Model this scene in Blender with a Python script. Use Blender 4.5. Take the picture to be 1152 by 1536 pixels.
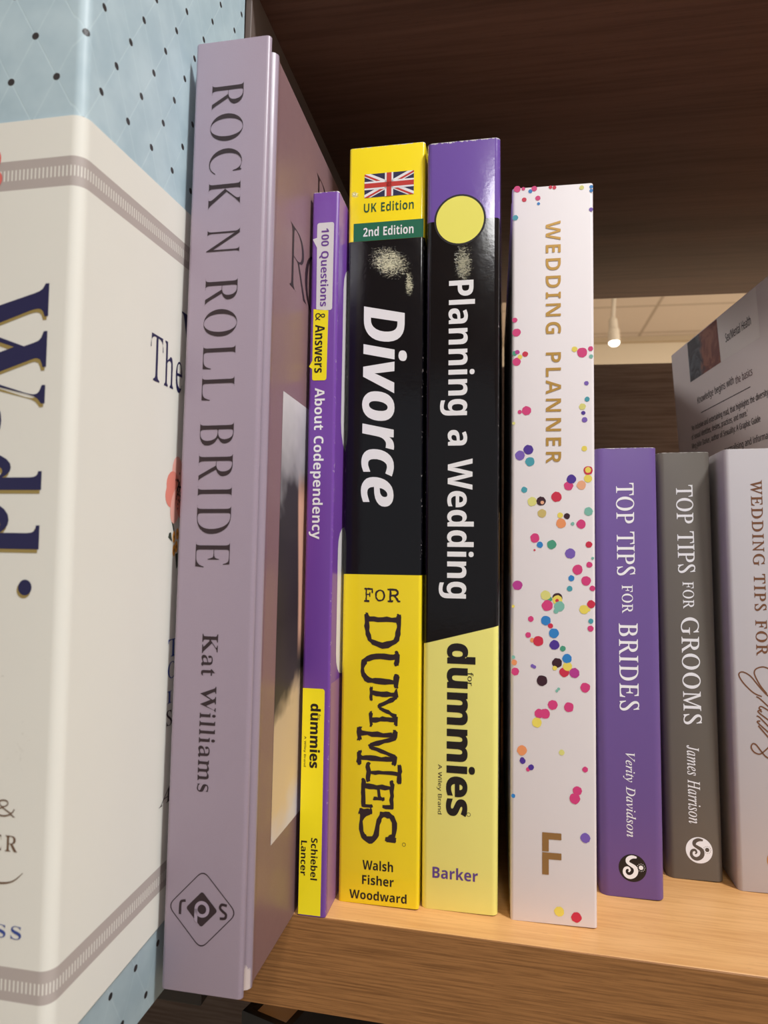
# Bookshop shelf: wedding and divorce books on a wooden bookcase, seen close up.
import bpy, bmesh, math, random
from mathutils import Matrix, Vector
from mathutils.geometry import tessellate_polygon, delaunay_2d_cdt
for o in list(bpy.data.objects): bpy.data.objects.remove(o)
SC = bpy.context.scene
COL = SC.collection
K = 0.001            # everything below is written in millimetres
ZS = 1100.0          # height of the shelf top above the shop floor

# ------------------------------------------------------------------ camera
cam = bpy.data.cameras.new('camera')
cam.sensor_fit = 'VERTICAL'; cam.sensor_height = 36.0; cam.lens = 36.0*1000/1536
cam.clip_start = 0.01; cam.clip_end = 60
cam.dof.use_dof = True; cam.dof.focus_distance = 0.215; cam.dof.aperture_fstop = 26
camo = bpy.data.objects.new('camera', cam); COL.objects.link(camo)
_r = Vector((0.982488, 0.184181, 0.02818)); _u = Vector((-0.018056, -0.056416, 0.998244)); _f = Vector((-0.185448, 0.981272, 0.052103))
camo.matrix_world = Matrix.Translation(Vector((0, -190.9415, 106.7847+ZS))*K) @ Matrix((_r, _u, -_f)).transposed().to_4x4()
SC.camera = camo

# ------------------------------------------------------------------ light
SC.view_settings.view_transform = 'Standard'; SC.view_settings.look = 'None'
SC.view_settings.gamma = 1.0; SC.view_settings.use_curve_mapping = False
SC.view_settings.exposure = 0.0
W = bpy.data.worlds.new('shop_air'); SC.world = W; W.use_nodes = True
W.node_tree.nodes['Background'].inputs[0].default_value = (0.95, 0.955, 0.95, 1)
W.node_tree.nodes['Background'].inputs[1].default_value = 0.36
def area(name, loc, target, size, power, col, shape='DISK'):
    l = bpy.data.lights.new(name, 'AREA'); l.shape = shape; l.size = size; l.energy = power; l.color = col
    o = bpy.data.objects.new(name, l); COL.objects.link(o); o.location = loc
    o.rotation_euler = (Vector(target)-Vector(loc)).to_track_quat('-Z', 'Y').to_euler(); return o
area('ceiling_spot_light', (0.95, -0.62, 2.88), (0.03, 0, 1.2), 0.26, 41, (0.965, 0.985, 1.0))
area('ceiling_spot_light', (0.35, -1.9, 2.86), (0.05, 0, 1.2), 0.40, 13, (0.97, 0.97, 0.96))
area('unseen_fill_light', (2.8, 2.6, 2.84), (2.4, 3.0, 0), 1.2, 190, (1.0, 0.95, 0.90))  # unseen lamp, added so floor bounce brightens the far ceiling
area('unseen_fill_light', (-1.6, 3.4, 2.84), (0.1, 0.25, 1.3), 0.5, 56, (1.0, 0.95, 0.92))  # unseen lamp, added to brighten the leaning grey book through the rear gap

# ------------------------------------------------------------------ helpers
def lin(c):
    return tuple(((v/255)/12.92 if v/255 <= .04045 else ((v/255+.055)/1.055)**2.4) for v in c)
def mat(name, col, rough=.5, spec=.5, bump=0, bscale=300, coat=0, metal=0):
    m = bpy.data.materials.new(name); m.use_nodes = True
    nt = m.node_tree; b = nt.nodes['Principled BSDF']
    b.inputs['Base Color'].default_value = (*lin(col), 1); b.inputs['Roughness'].default_value = rough
    b.inputs['Specular IOR Level'].default_value = spec; b.inputs['Coat Weight'].default_value = coat; b.inputs['Metallic'].default_value = metal
    if bump: add_bump(nt, b, bump, bscale)
    return m
def N(nt, t, **kw):
    n = nt.nodes.new(t)
    for k, v in kw.items(): setattr(n, k, v)
    return n
def L(nt, a, b): nt.links.new(a, b)
def math_(nt, op, a, b=None, c=None):
    n = N(nt, 'ShaderNodeMath', operation=op)
    for i, v in enumerate((a, b, c)):
        if v is None: continue
        if isinstance(v, (int, float)): n.inputs[i].default_value = v
        else: L(nt, v, n.inputs[i])
    return n.outputs[0]
def mixc(nt, f, a, b):
    n = N(nt, 'ShaderNodeMix', data_type='RGBA')
    if isinstance(f, (int, float)): n.inputs[0].default_value = f
    else: L(nt, f, n.inputs[0])
    for i, v in ((6, a), (7, b)):
        if isinstance(v, tuple): n.inputs[i].default_value = (*v, 1)
        else: L(nt, v, n.inputs[i])
    return n.outputs[2]
def coords(nt, mm=True):
    """object coordinates of the part in millimetres: x, y, z sockets and the vector"""
    t = N(nt, 'ShaderNodeTexCoord'); v = N(nt, 'ShaderNodeVectorMath', operation='SCALE'); v.inputs['Scale'].default_value = 1000
    L(nt, t.outputs['Object'], v.inputs[0]); s = N(nt, 'ShaderNodeSeparateXYZ'); L(nt, v.outputs[0], s.inputs[0])
    return s.outputs[0], s.outputs[1], s.outputs[2], v.outputs[0]
def noise(nt, vec, scale, detail=3, rough=.55, dist=0):
    n = N(nt, 'ShaderNodeTexNoise'); n.inputs['Scale'].default_value = scale; n.inputs['Detail'].default_value = detail
    n.inputs['Roughness'].default_value = rough; n.inputs['Distortion'].default_value = dist
    L(nt, vec, n.inputs['Vector']); return n.outputs[0]
def smooth(nt, v, a, b):
    n = N(nt, 'ShaderNodeMapRange', interpolation_type='SMOOTHSTEP'); L(nt, v, n.inputs[0])
    n.inputs[1].default_value = a; n.inputs[2].default_value = b; return n.outputs[0]
def add_bump(nt, b, strength, scale, dist=.00005, vec=None, height=None):
    if height is None:
        if vec is None: vec = coords(nt)[3]
        height = noise(nt, vec, scale/1000.0, 4)
    bp = N(nt, 'ShaderNodeBump'); bp.inputs['Strength'].default_value = strength; bp.inputs['Distance'].default_value = dist
    L(nt, height, bp.inputs['Height']); L(nt, bp.outputs[0], b.inputs['Normal'])

def cover_mat(name, bands, rough=.35, spec=.5, coat=0, H=None, wear=.6, scuffs_glints=(), slope=0, bump=.15, bscale=700, wave=0, grain=.0, board=None, torn=False, edge=None):
    """printed cover: colour bands by height [(z_from, rgb)], low first; slope tilts the limits along x; worn white edge at the top; scuff marks and painted glints (x, z, rx, rz)"""
    m = bpy.data.materials.new(name); m.use_nodes = True; nt = m.node_tree; b = nt.nodes['Principled BSDF']
    x, y, z, v = coords(nt)
    col = lin(bands[0][1]); col = mixc(nt, 0.0, col, col)
    for bd in bands[1:]:
        s = bd[2] if len(bd) > 2 else slope
        zz = math_(nt, 'SUBTRACT', z, math_(nt, 'MULTIPLY', x, s)) if s else z
        col = mixc(nt, smooth(nt, zz, bd[0]-.06, bd[0]+.06), col, lin(bd[1]))
    if board: col = mixc(nt, math_(nt, 'MULTIPLY', smooth(nt, y, 5.0, 6.0), smooth(nt, x, 0, 1)), col, lin(board))
    if torn:
        t = math_(nt, 'ADD', z, math_(nt, 'MULTIPLY', noise(nt, v, .5, 4, .7), 7))
        t = math_(nt, 'SUBTRACT', 1.0, smooth(nt, t, 8.2, 8.8)); t = math_(nt, 'MULTIPLY', t, math_(nt, 'MULTIPLY', smooth(nt, y, 1.2, 1.4), math_(nt, 'SUBTRACT', 1.0, smooth(nt, y, 4.2, 4.5))))
        col = mixc(nt, math_(nt, 'MULTIPLY', t, smooth(nt, x, 6, 7)), col, lin((214, 198, 196)))
    if edge:
        fl = math_(nt, 'MULTIPLY', smooth(nt, math_(nt, 'ABSOLUTE', x), edge-.5, edge-.25), math_(nt, 'SUBTRACT', 1.0, smooth(nt, y, 1.3, 1.8)))
        col = mixc(nt, math_(nt, 'MULTIPLY', fl, math_(nt, 'MULTIPLY', smooth(nt, noise(nt, v, .8, 5, .8), .60, .66), .8)), col, lin((200, 190, 190)))
    if grain:
        g = noise(nt, v, 6, 3); col = mixc(nt, math_(nt, 'MULTIPLY', math_(nt, 'SUBTRACT', g, .45), grain*3), col, (.9, .9, .9))
    if H and wear:
        nz = noise(nt, v, .9, 4, .7); lim = math_(nt, 'ADD', z, math_(nt, 'MULTIPLY', nz, wear*2.6))
        col = mixc(nt, smooth(nt, lim, H+wear*1.0, H+wear*1.25), col, (.75, .72, .70))
    r = math_(nt, 'ADD', math_(nt, 'MULTIPLY', noise(nt, v, .15, 3), .10), rough-.05)
    h = noise(nt, v, bscale/1000.0, 3)
    if wave: h = math_(nt, 'ADD', math_(nt, 'MULTIPLY', h, .15), math_(nt, 'MULTIPLY', noise(nt, v, .035, 2, .5, 1.0), wave))
    for (cx, cz, rx, rz, amt) in scuffs_glints:  # pale speckle: glints on crinkled film painted into the colour, also scuff marks
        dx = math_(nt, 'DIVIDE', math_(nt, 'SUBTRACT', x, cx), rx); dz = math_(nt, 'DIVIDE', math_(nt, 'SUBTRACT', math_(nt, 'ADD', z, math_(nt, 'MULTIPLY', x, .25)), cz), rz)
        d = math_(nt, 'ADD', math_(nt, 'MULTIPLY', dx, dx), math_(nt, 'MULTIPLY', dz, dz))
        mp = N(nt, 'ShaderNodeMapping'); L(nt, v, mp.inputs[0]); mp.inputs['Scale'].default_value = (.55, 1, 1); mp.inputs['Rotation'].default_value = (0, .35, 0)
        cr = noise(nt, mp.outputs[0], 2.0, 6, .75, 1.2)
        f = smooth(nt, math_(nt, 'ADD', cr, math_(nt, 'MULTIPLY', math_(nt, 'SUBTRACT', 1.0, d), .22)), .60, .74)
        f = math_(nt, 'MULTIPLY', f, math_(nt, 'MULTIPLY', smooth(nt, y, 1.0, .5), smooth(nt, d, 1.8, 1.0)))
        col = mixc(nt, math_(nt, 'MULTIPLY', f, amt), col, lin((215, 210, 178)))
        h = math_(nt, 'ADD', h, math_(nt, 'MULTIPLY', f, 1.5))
    L(nt, col, b.inputs['Base Color']); L(nt, r, b.inputs['Roughness'])
    b.inputs['Specular IOR Level'].default_value = spec; b.inputs['Coat Weight'].default_value = coat; b.inputs['Coat Roughness'].default_value = .08
    add_bump(nt, b, bump, 1, .0003 if wave else .00006, height=h)
    return m

def wood(name, c1, c2, axis=0, rough=.42, fine=.9, gw=.45, run=.04):
    m = bpy.data.materials.new(name); m.use_nodes = True; nt = m.node_tree; b = nt.nodes['Principled BSDF']
    x, y, z, v = coords(nt)
    mp = N(nt, 'ShaderNodeMapping'); L(nt, v, mp.inputs[0]); sc = [1.0, 1.0, 1.0]; sc[axis] = run; mp.inputs['Scale'].default_value = sc
    a = noise(nt, mp.outputs[0], .045, 4, .6, .6); g = noise(nt, mp.outputs[0], fine, 5, .65)
    mp2 = N(nt, 'ShaderNodeMapping'); L(nt, v, mp2.inputs[0]); sc2 = [1.0, 1.0, 1.0]; sc2[axis] = .12; mp2.inputs['Scale'].default_value = sc2
    p = noise(nt, mp2.outputs[0], 2.4, 2, .5)
    f = math_(nt, 'ADD', math_(nt, 'MULTIPLY', smooth(nt, a, .3, .7), 1.0-gw), math_(nt, 'MULTIPLY', smooth(nt, g, .38, .66), gw))
    col = mixc(nt, f, lin(c1), lin(c2)); dark = tuple(q*.55 for q in lin(c2))
    col = mixc(nt, math_(nt, 'MULTIPLY', smooth(nt, p, .62, .78), .35), col, dark)
    L(nt, col, b.inputs['Base Color']); b.inputs['Roughness'].default_value = rough; b.inputs['Specular IOR Level'].default_value = .35
    add_bump(nt, b, .25, 1, .0001, height=g); return m

def link(name, me, parent=None, mats=()):
    o = bpy.data.objects.new(name, me); COL.objects.link(o)
    for m in mats: me.materials.append(m)
    if parent: o.parent = parent
    return o
def mesh(name, verts, faces, mats, parent=None, smooth_=False, fm=None):
    me = bpy.data.meshes.new(name); me.from_pydata([Vector(v)*K for v in verts], [], faces)
    if fm:
        for p, i in zip(me.polygons, fm): p.material_index = i
    if smooth_:
        for p in me.polygons: p.use_smooth = True
    me.update(); return link(name, me, parent, mats)
def box(name, a, b, m, parent=None, bev=0):
    bm = bmesh.new()
    vs = [bm.verts.new(Vector((x, y, z))*K) for x in (a[0], b[0]) for y in (a[1], b[1]) for z in (a[2], b[2])]
    for f in ((0, 1, 3, 2), (4, 6, 7, 5), (0, 4, 5, 1), (2, 3, 7, 6), (0, 2, 6, 4), (1, 5, 7, 3)): bm.faces.new([vs[i] for i in f])
    if bev: bmesh.ops.bevel(bm, geom=bm.edges[:], offset=bev*K, segments=3, profile=.6, affect='EDGES')
    bmesh.ops.recalc_face_normals(bm, faces=bm.faces[:])
    me = bpy.data.meshes.new(name); bm.to_mesh(me); bm.free(); return link(name, me, parent, [m])
def frameM(O, rx, ry, rz):
    return Matrix.Translation(Vector((O[0], O[1], O[2]+ZS))*K) @ Matrix.Rotation(math.radians(rz), 4, 'Z') @ Matrix.Rotation(math.radians(ry), 4, 'Y') @ Matrix.Rotation(-math.radians(rx), 4, 'X')
def thing(name, label, cat, M, group=None):
    o = bpy.data.objects.new(name, None); COL.objects.link(o); o.empty_display_size = .02
    o.matrix_world = M; o['label'] = label; o['category'] = cat
    if group: o['group'] = group
    return o

def swept(name, prof, mats, parent, bev=.25, fm=None):
    """closed outline [(x, y, z0, z1)] raised from z0 to z1: one mesh with rims softened"""
    n = len(prof); bm = bmesh.new()
    lo = [bm.verts.new(Vector((p[0], p[1], p[2]))*K) for p in prof]; hi = [bm.verts.new(Vector((p[0], p[1], p[3]))*K) for p in prof]
    for i in range(n):
        j = (i+1) % n; f = bm.faces.new((lo[i], lo[j], hi[j], hi[i])); f.smooth = True
    for ring in (lo, hi):
        tri = tessellate_polygon([[Vector((v.co.x, v.co.y, 0)) for v in ring]])
        for t in tri:
            try: bm.faces.new([ring[k] for k in t])
            except ValueError: pass
    bmesh.ops.recalc_face_normals(bm, faces=bm.faces[:])
    if bev:
        es = [e for e in bm.edges if len(e.link_faces) == 2 and abs(e.verts[0].co.z-e.verts[1].co.z) < 4*K and e.calc_face_angle(0) > 1.0]
        bmesh.ops.bevel(bm, geom=es, offset=bev*K, segments=2, profile=.6, affect='EDGES', clamp_overlap=True)
    me = bpy.data.meshes.new(name); bm.to_mesh(me); bm.free()
    me.set_sharp_from_angle(angle=math.radians(38))
    return link(name, me, parent, mats)
def arc(cx, cy, r, a0, a1, n=5):
    return [(cx+r*math.cos(math.radians(a0+(a1-a0)*i/n)), cy+r*math.sin(math.radians(a0+(a1-a0)*i/n))) for i in range(n+1)]
def wrap(name, w, depth, H, m, parent, r=1.0, t=.35, bow=0):
    """soft cover wrapped round spine and both sides"""
    h = w/2
    out = [(-h, depth)]+arc(-h+r, r, r, 180, 270)+([(-h*.5, -bow*.8), (0, -bow), (h*.5, -bow*.8)] if bow else [])+arc(h-r, r, r, 270, 360)+[(h, depth)]
    ri = max(r-t, .1); inn = [(h-t, depth)]+arc(h-t-ri, t+ri, ri, 360, 270)+arc(-h+t+ri, t+ri, ri, 270, 180)+[(-h+t, depth)]
    return swept(name, [(x, y, 0, H) for x, y in out+inn], [m], parent, .2)
def pages(w, depth, H, parent, t=.35, inset=.3, y0=1.2):
    return box('page_block', (-w/2+t+.08, y0, .4), (w/2-t-.08, depth-inset, H-.4), PAPER, parent)
def case_cover(w, depth, H, m, parent, bt=3.0, sq=3, groove=(.8, 3.3), r=1.1, dip=1.1):
    """hard case: flat spine with rounded edges, joint groove, two boards"""
    h = w/2; g0, g1 = groove
    right = arc(h-r, r, r, 270, 360, 4)+[(h-.7, 1.4), (h-2.0, 1.8), (h-2.1, 2.9), (h-1.2, 3.2), (h-.1, 3.7), (h+.5, 4.5), (h+.55, 5.1), (h+.25, 6.2), (h, 7.5), (h, 9), (h, depth)]
    def zz(y): return (0, H) if y < 3.2 else (0.0, H-1.9)
    R = [(x, y, *zz(y)) for x, y in right]; Lf = [(-x, y, a, b) for x, y, a, b in reversed(R)]
    inn = [(h-bt, depth), (h-bt, g1+.2), (h-bt, 2.2), (-h+bt, 2.2), (-h+bt, g1+.2), (-h+bt, depth)]
    I = [(x, y, *((0, H) if y < 3.2 else (0.0, H-1.9))) for x, y in inn]
    return swept('cover', Lf+R+I, [m], parent, .5)

# letter outlines, 1000 units to the em: letter -> (advance, outlines as x, y, x, y ...)
LETTERS = {
  'sb': {
    '&': (492, [(187,-7,144,-3,107,9,77,28,54,54,40,86,36,125,39,157,48,185,63,208,96,238,139,266,118,291,99,318,85,348,81,382,84,413,95,439,114,459,139,475,169,484,204,487,237,484,266,475,289,460,306,439,317,414,320,383,317,357,308,333,293,312,262,283,224,258,354,133,370,155,382,181,393,209,401,240,461,240,449,198,434,160,415,125,392,95,490,0,410,0,352,56,319,31,281,11,238,-2), (188,293,222,315,245,336,258,358,262,383,258,405,246,423,227,435,202,439,177,435,156,424,143,406,138,383,142,360,151,338,167,317), (189,46,229,49,263,60,291,75,314,93,175,229,142,207,118,185,103,160,97,127,100,104,108,84,122,68,151,51)]),
    '0': (384, [(191,-7,159,-4,130,4,104,17,82,35,64,59,42,108,29,168,24,240,28,312,40,373,53,407,71,435,93,457,121,474,153,484,191,487,224,484,253,476,278,463,300,445,318,422,341,373,355,312,359,240,355,168,343,107,330,74,312,45,290,23,263,6,230,-3), (191,75,214,80,231,93,244,116,255,168,259,240,255,312,244,363,231,386,214,400,191,405,169,400,151,386,139,363,128,312,125,240,128,168,139,117,151,94,169,80)]),
    '1': (384, [(176,0,176,277,177,323,179,373,164,358,144,340,89,296,40,357,194,480,277,480,277,0)]),
    '2': (384, [(27,0,27,71,147,192,206,254,225,278,238,300,245,322,248,345,244,370,232,388,213,398,189,402,162,398,136,389,109,373,81,353,26,418,47,435,70,451,95,465,123,476,157,484,197,486,241,482,278,469,308,449,330,423,344,392,349,357,345,319,333,284,313,252,287,220,254,186,215,148,153,90,153,85,362,85,362,0)]),
    'A': (463, [(0,0,169,482,293,482,463,0,354,0,319,114,144,114,109,0), (170,199,295,199,259,311,251,340,240,375,232,407,223,374,212,336,204,311)]),
    'B': (451, [(60,0,60,480,210,480,268,477,317,468,355,453,382,430,398,399,404,358,399,320,384,289,370,272,352,261,330,255,330,251,353,245,373,234,391,220,404,199,413,173,416,139,410,99,395,65,369,37,333,16,291,4,240,0), (162,289,221,289,258,293,282,304,295,321,300,345,294,368,279,384,253,393,216,396,162,396), (162,84,228,84,267,88,292,102,306,122,310,149,306,173,292,192,266,205,225,209,162,209)]),
    'C': (428, [(255,-7,208,-3,168,7,133,24,103,47,80,76,62,110,45,170,39,239,42,286,51,328,65,367,85,402,111,431,141,455,177,472,218,483,264,486,300,484,335,477,371,467,404,453,371,370,344,382,317,392,290,399,264,402,228,397,198,382,175,358,157,325,147,285,144,238,147,191,156,152,172,120,195,97,226,83,264,78,293,80,323,85,353,93,386,103,386,18,355,7,324,-1,291,-5)]),
    'D': (497, [(60,0,60,480,211,480,259,477,302,468,342,453,376,432,404,406,427,374,444,336,455,293,458,244,455,198,447,157,433,120,414,88,389,61,359,39,325,22,287,10,244,2,196,0), (162,84,206,84,245,87,278,97,305,113,326,135,341,164,350,200,353,242,349,290,337,329,318,359,291,380,257,392,216,396,162,396)]),
    'E': (376, [(60,0,60,480,336,480,336,396,162,396,162,291,324,291,324,208,162,208,162,84,336,84,336,0)]),
    'F': (369, [(60,0,60,480,335,480,335,396,161,396,161,273,323,273,323,189,161,189,161,0)]),
    'G': (486, [(262,-7,221,-4,184,3,151,16,122,34,97,56,65,105,45,166,39,240,42,288,52,332,68,371,91,405,119,433,153,456,193,473,238,483,289,486,327,484,365,478,400,469,432,457,398,375,375,386,348,394,319,400,289,402,247,397,212,381,183,357,162,325,148,285,144,238,147,194,156,155,173,123,197,98,229,83,269,78,305,80,333,85,333,185,242,185,242,269,433,269,433,21,394,9,354,1,311,-5)]),
    'H': (514, [(60,0,60,480,162,480,162,291,352,291,352,480,453,480,453,0,352,0,352,207,162,207,162,0)]),
    'I': (261, [(21,0,21,58,80,85,80,395,21,422,21,480,240,480,240,422,181,395,181,85,240,58,240,0)]),
    'K': (446, [(60,0,60,480,162,480,162,260,181,288,202,316,332,480,445,480,277,267,446,0,330,0,205,202,162,171,162,0)]),
    'L': (379, [(60,0,60,480,162,480,162,84,357,84,357,0)]),
    'N': (546, [(60,0,60,480,189,480,397,120,399,120,396,187,394,253,394,480,486,480,486,0,357,0,148,363,145,363,149,294,151,226,151,0)]),
    'P': (422, [(60,0,60,480,214,480,270,475,315,462,349,440,373,410,387,373,392,330,387,289,374,252,351,219,316,193,286,180,249,173,206,171,162,171,162,0), (162,254,195,254,234,258,264,271,278,285,286,303,289,326,286,352,276,371,260,385,237,393,208,396,162,396)]),
    'Q': (535, [(363,-114,275,-7,267,-7,218,-3,176,7,139,24,108,48,83,76,63,111,50,150,42,193,39,241,42,289,50,332,63,371,83,405,108,433,139,456,176,473,219,484,268,487,317,484,360,473,396,456,427,433,452,405,471,370,485,331,493,288,496,240,492,189,483,143,467,101,444,65,414,37,377,15,493,-114), (267,79,307,83,338,98,361,122,376,154,386,194,389,240,386,287,376,327,361,359,338,383,307,398,268,402,229,398,198,383,175,359,159,327,149,287,146,240,149,194,159,154,175,122,198,98,229,83)]),
    'R': (443, [(60,0,60,480,200,480,260,476,308,464,345,444,371,416,386,380,392,336,388,305,379,278,365,256,346,237,325,221,302,209,443,0,330,0,216,184,162,184,162,0), (162,267,195,267,238,271,267,283,283,304,289,333,286,354,278,370,266,382,236,393,193,396,162,396)]),
    'S': (370, [(167,-7,118,-4,73,6,31,22,31,117,66,103,102,90,138,80,175,77,207,81,228,92,240,108,244,128,241,145,232,160,217,172,187,189,150,207,114,225,95,238,77,253,61,272,48,293,39,319,36,350,41,390,56,423,80,450,113,470,152,482,199,486,235,484,270,478,305,467,341,453,308,373,277,385,249,394,223,400,195,402,170,398,151,388,140,373,136,353,141,330,158,313,187,296,226,277,260,259,289,241,312,220,329,196,340,168,343,133,338,93,323,59,297,31,262,10,219,-2)]),
    'U': (508, [(252,-7,193,-1,145,15,107,42,79,78,63,121,57,171,57,480,158,480,158,186,161,151,169,123,183,103,201,89,225,81,255,79,285,81,309,90,327,105,339,126,347,153,349,187,349,480,451,480,451,169,445,122,429,80,412,55,390,34,363,16,331,4,294,-4)]),
    'W': (649, [(122,0,0,480,100,480,161,218,170,179,179,132,185,92,191,132,199,177,207,211,277,480,373,480,443,211,450,177,459,132,465,92,471,132,480,179,488,218,549,480,649,480,527,0,412,0,347,252,342,274,335,306,328,339,324,364,321,339,314,307,308,274,302,251,238,0)]),
    'a': (406, [(142,-7,111,-4,84,6,60,22,43,44,32,73,28,109,33,145,46,174,69,196,101,212,142,222,192,226,256,228,256,244,252,269,241,287,223,297,199,300,172,298,146,292,121,284,95,273,62,341,94,355,128,365,165,372,203,374,248,371,286,360,316,342,338,317,351,285,355,244,355,0,285,0,266,50,263,50,239,24,214,7,183,-3), (179,66,209,71,234,86,250,109,256,140,256,170,217,169,176,164,150,151,136,132,131,109,134,89,144,76,160,69)]),
    'b': (425, [(254,-7,218,-3,190,8,169,23,152,40,146,40,129,0,52,0,52,510,152,510,152,392,151,351,148,319,152,319,170,340,192,358,221,369,257,373,295,368,328,352,357,325,378,288,391,241,395,184,391,126,378,79,356,42,327,15,293,-1), (226,75,245,78,261,87,275,103,288,138,293,185,288,232,274,266,261,281,244,290,224,293,201,291,183,283,170,269,157,239,152,195,152,185,156,138,168,103,182,87,201,78)]),
    'c': (345, [(201,-7,151,-2,109,13,75,39,50,75,35,122,30,181,33,223,40,260,53,291,70,317,91,337,117,353,160,368,210,373,245,372,276,366,302,358,324,349,295,271,251,287,230,291,210,293,182,288,160,275,145,253,135,222,132,182,137,134,153,101,168,86,187,77,210,75,240,77,266,83,290,93,313,106,313,21,290,8,265,0,236,-5)]),
    'd': (425, [(169,-7,130,-1,97,15,69,41,47,78,35,125,30,183,35,240,48,288,69,325,98,352,132,368,171,373,207,370,236,358,259,341,277,320,280,320,275,351,273,393,273,510,373,510,373,0,296,0,277,48,273,48,255,27,233,9,204,-3), (203,73,228,76,248,84,262,98,275,128,279,171,279,182,275,229,263,264,249,280,229,289,202,292,182,289,165,279,150,264,136,229,132,181,136,134,150,100,165,85,182,76)]),
    'e': (397, [(218,-7,166,-2,121,14,95,30,73,50,54,76,41,106,33,141,30,181,36,240,52,288,78,325,113,352,155,368,203,373,251,369,291,354,324,330,348,297,363,256,368,207,368,158,132,158,135,132,143,110,157,92,175,79,197,71,223,68,257,70,287,75,317,84,347,97,347,19,320,8,290,0,257,-5), (134,225,274,225,269,256,257,280,243,293,226,300,204,302,178,298,156,283,141,259)]),
    'g': (425, [(189,-161,152,-160,117,-156,84,-150,52,-140,52,-60,98,-75,146,-85,195,-88,223,-85,245,-75,260,-58,270,-35,273,-5,273,3,274,26,275,48,273,48,252,23,228,6,200,-4,169,-7,128,-1,94,16,67,43,46,81,34,127,30,183,34,238,47,285,68,323,96,351,131,368,171,373,213,367,249,350,277,320,280,320,288,367,373,367,373,-1,368,-49,352,-89,326,-120,291,-143,245,-157), (204,72,227,74,246,82,261,94,275,124,279,170,279,182,275,233,261,267,247,281,227,289,203,292,177,288,158,274,144,252,135,221,132,181,135,142,144,111,158,89,178,76)]),
    'h': (441, [(52,0,52,510,152,510,152,406,151,355,148,320,153,320,173,344,198,361,227,370,259,373,296,370,328,359,355,342,375,316,387,282,391,239,391,0,291,0,291,214,288,243,281,265,270,281,253,290,232,293,205,290,184,280,170,262,157,224,152,173,152,0)]),
    'i': (205, [(103,412,82,415,64,423,52,438,48,461,52,485,64,500,82,508,103,510,123,508,141,500,153,485,157,461,153,438,141,423,123,415), (52,0,52,367,152,367,152,0)]),
    'k': (416, [(52,0,52,510,152,510,152,282,151,241,147,199,148,199,169,228,192,255,295,367,408,367,262,208,416,0,301,0,195,148,152,114,152,0)]),
    'l': (205, [(52,0,52,510,152,510,152,0)]),
    'm': (660, [(52,0,52,367,129,367,142,320,148,320,168,344,194,361,224,370,255,373,292,370,323,360,348,344,366,320,375,320,395,344,421,361,452,370,483,373,521,370,553,359,577,342,595,316,606,282,609,239,609,0,509,0,509,214,507,243,500,265,489,281,474,290,454,293,430,290,411,281,398,265,385,231,381,184,381,0,281,0,281,214,279,243,272,265,261,281,245,290,226,293,201,290,182,280,168,262,156,224,152,173,152,0)]),
    'n': (441, [(52,0,52,367,129,367,142,320,148,320,168,344,196,361,227,370,261,373,297,370,329,359,355,342,375,316,387,282,391,239,391,0,291,0,291,214,287,249,277,274,258,289,232,293,204,290,184,280,169,262,157,224,152,173,152,0)]),
    'o': (416, [(207,-7,159,-1,116,15,80,43,53,80,36,128,30,184,36,240,51,287,78,324,114,352,157,368,209,373,258,368,300,351,336,324,363,287,380,240,385,184,380,128,364,81,337,43,302,15,258,-1), (208,74,232,77,251,86,266,102,279,136,283,184,279,232,266,266,251,281,232,290,208,293,184,290,164,281,150,266,137,232,132,184,137,136,150,102,164,86,184,77)]),
    'p': (425, [(52,-161,52,367,134,367,148,319,152,319,170,340,192,357,221,369,257,373,295,368,328,352,357,325,378,288,391,241,395,184,390,127,377,79,355,42,326,15,293,-1,254,-7,218,-3,191,8,169,23,152,40,147,40,151,13,152,-13,152,-161), (226,75,247,78,263,87,276,103,289,138,293,185,290,224,282,255,268,276,249,289,224,293,201,291,183,283,170,269,157,239,152,195,152,185,156,138,168,103,182,87,201,78)]),
    'r': (305, [(52,0,52,367,128,367,143,305,148,305,167,331,192,353,222,368,257,373,275,373,291,371,283,277,270,279,254,280,229,278,205,271,184,259,167,242,156,218,152,187,152,0)]),
    's': (334, [(152,-7,116,-5,86,-2,58,5,31,15,31,97,62,85,95,75,127,69,155,66,180,69,197,75,206,85,210,98,208,107,204,115,197,123,183,132,130,156,99,171,74,185,55,201,41,220,33,243,30,271,35,303,48,328,70,348,99,362,134,371,175,373,209,372,240,367,272,358,304,345,274,273,223,292,199,298,174,300,149,297,135,289,130,275,131,267,135,260,144,252,157,244,206,223,236,210,261,196,281,181,296,162,305,139,308,109,304,75,291,46,269,23,238,7,199,-3)]),
    't': (291, [(178,-7,147,-4,119,4,96,19,78,41,67,73,63,115,63,291,15,291,15,334,71,367,99,445,163,445,163,367,266,367,266,291,163,291,163,115,166,97,175,84,189,76,207,73,223,74,239,77,270,85,270,10,252,4,230,-2,205,-5)]),
    'u': (441, [(181,-7,144,-3,112,7,86,25,66,51,54,85,50,128,50,367,150,367,150,152,154,118,165,93,183,78,210,73,237,77,258,87,272,104,285,142,289,194,289,367,389,367,389,0,312,0,299,47,293,47,273,23,245,6,214,-4)]),
    'w': (575, [(111,0,7,367,106,367,148,204,157,164,164,119,169,84,171,84,174,109,179,142,184,172,188,191,233,367,343,367,386,191,393,161,399,118,402,84,405,84,410,117,417,163,426,204,470,367,568,367,463,0,354,0,326,128,318,162,307,211,296,258,288,290,285,290,278,258,267,211,256,162,248,127,218,0)]),
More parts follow.
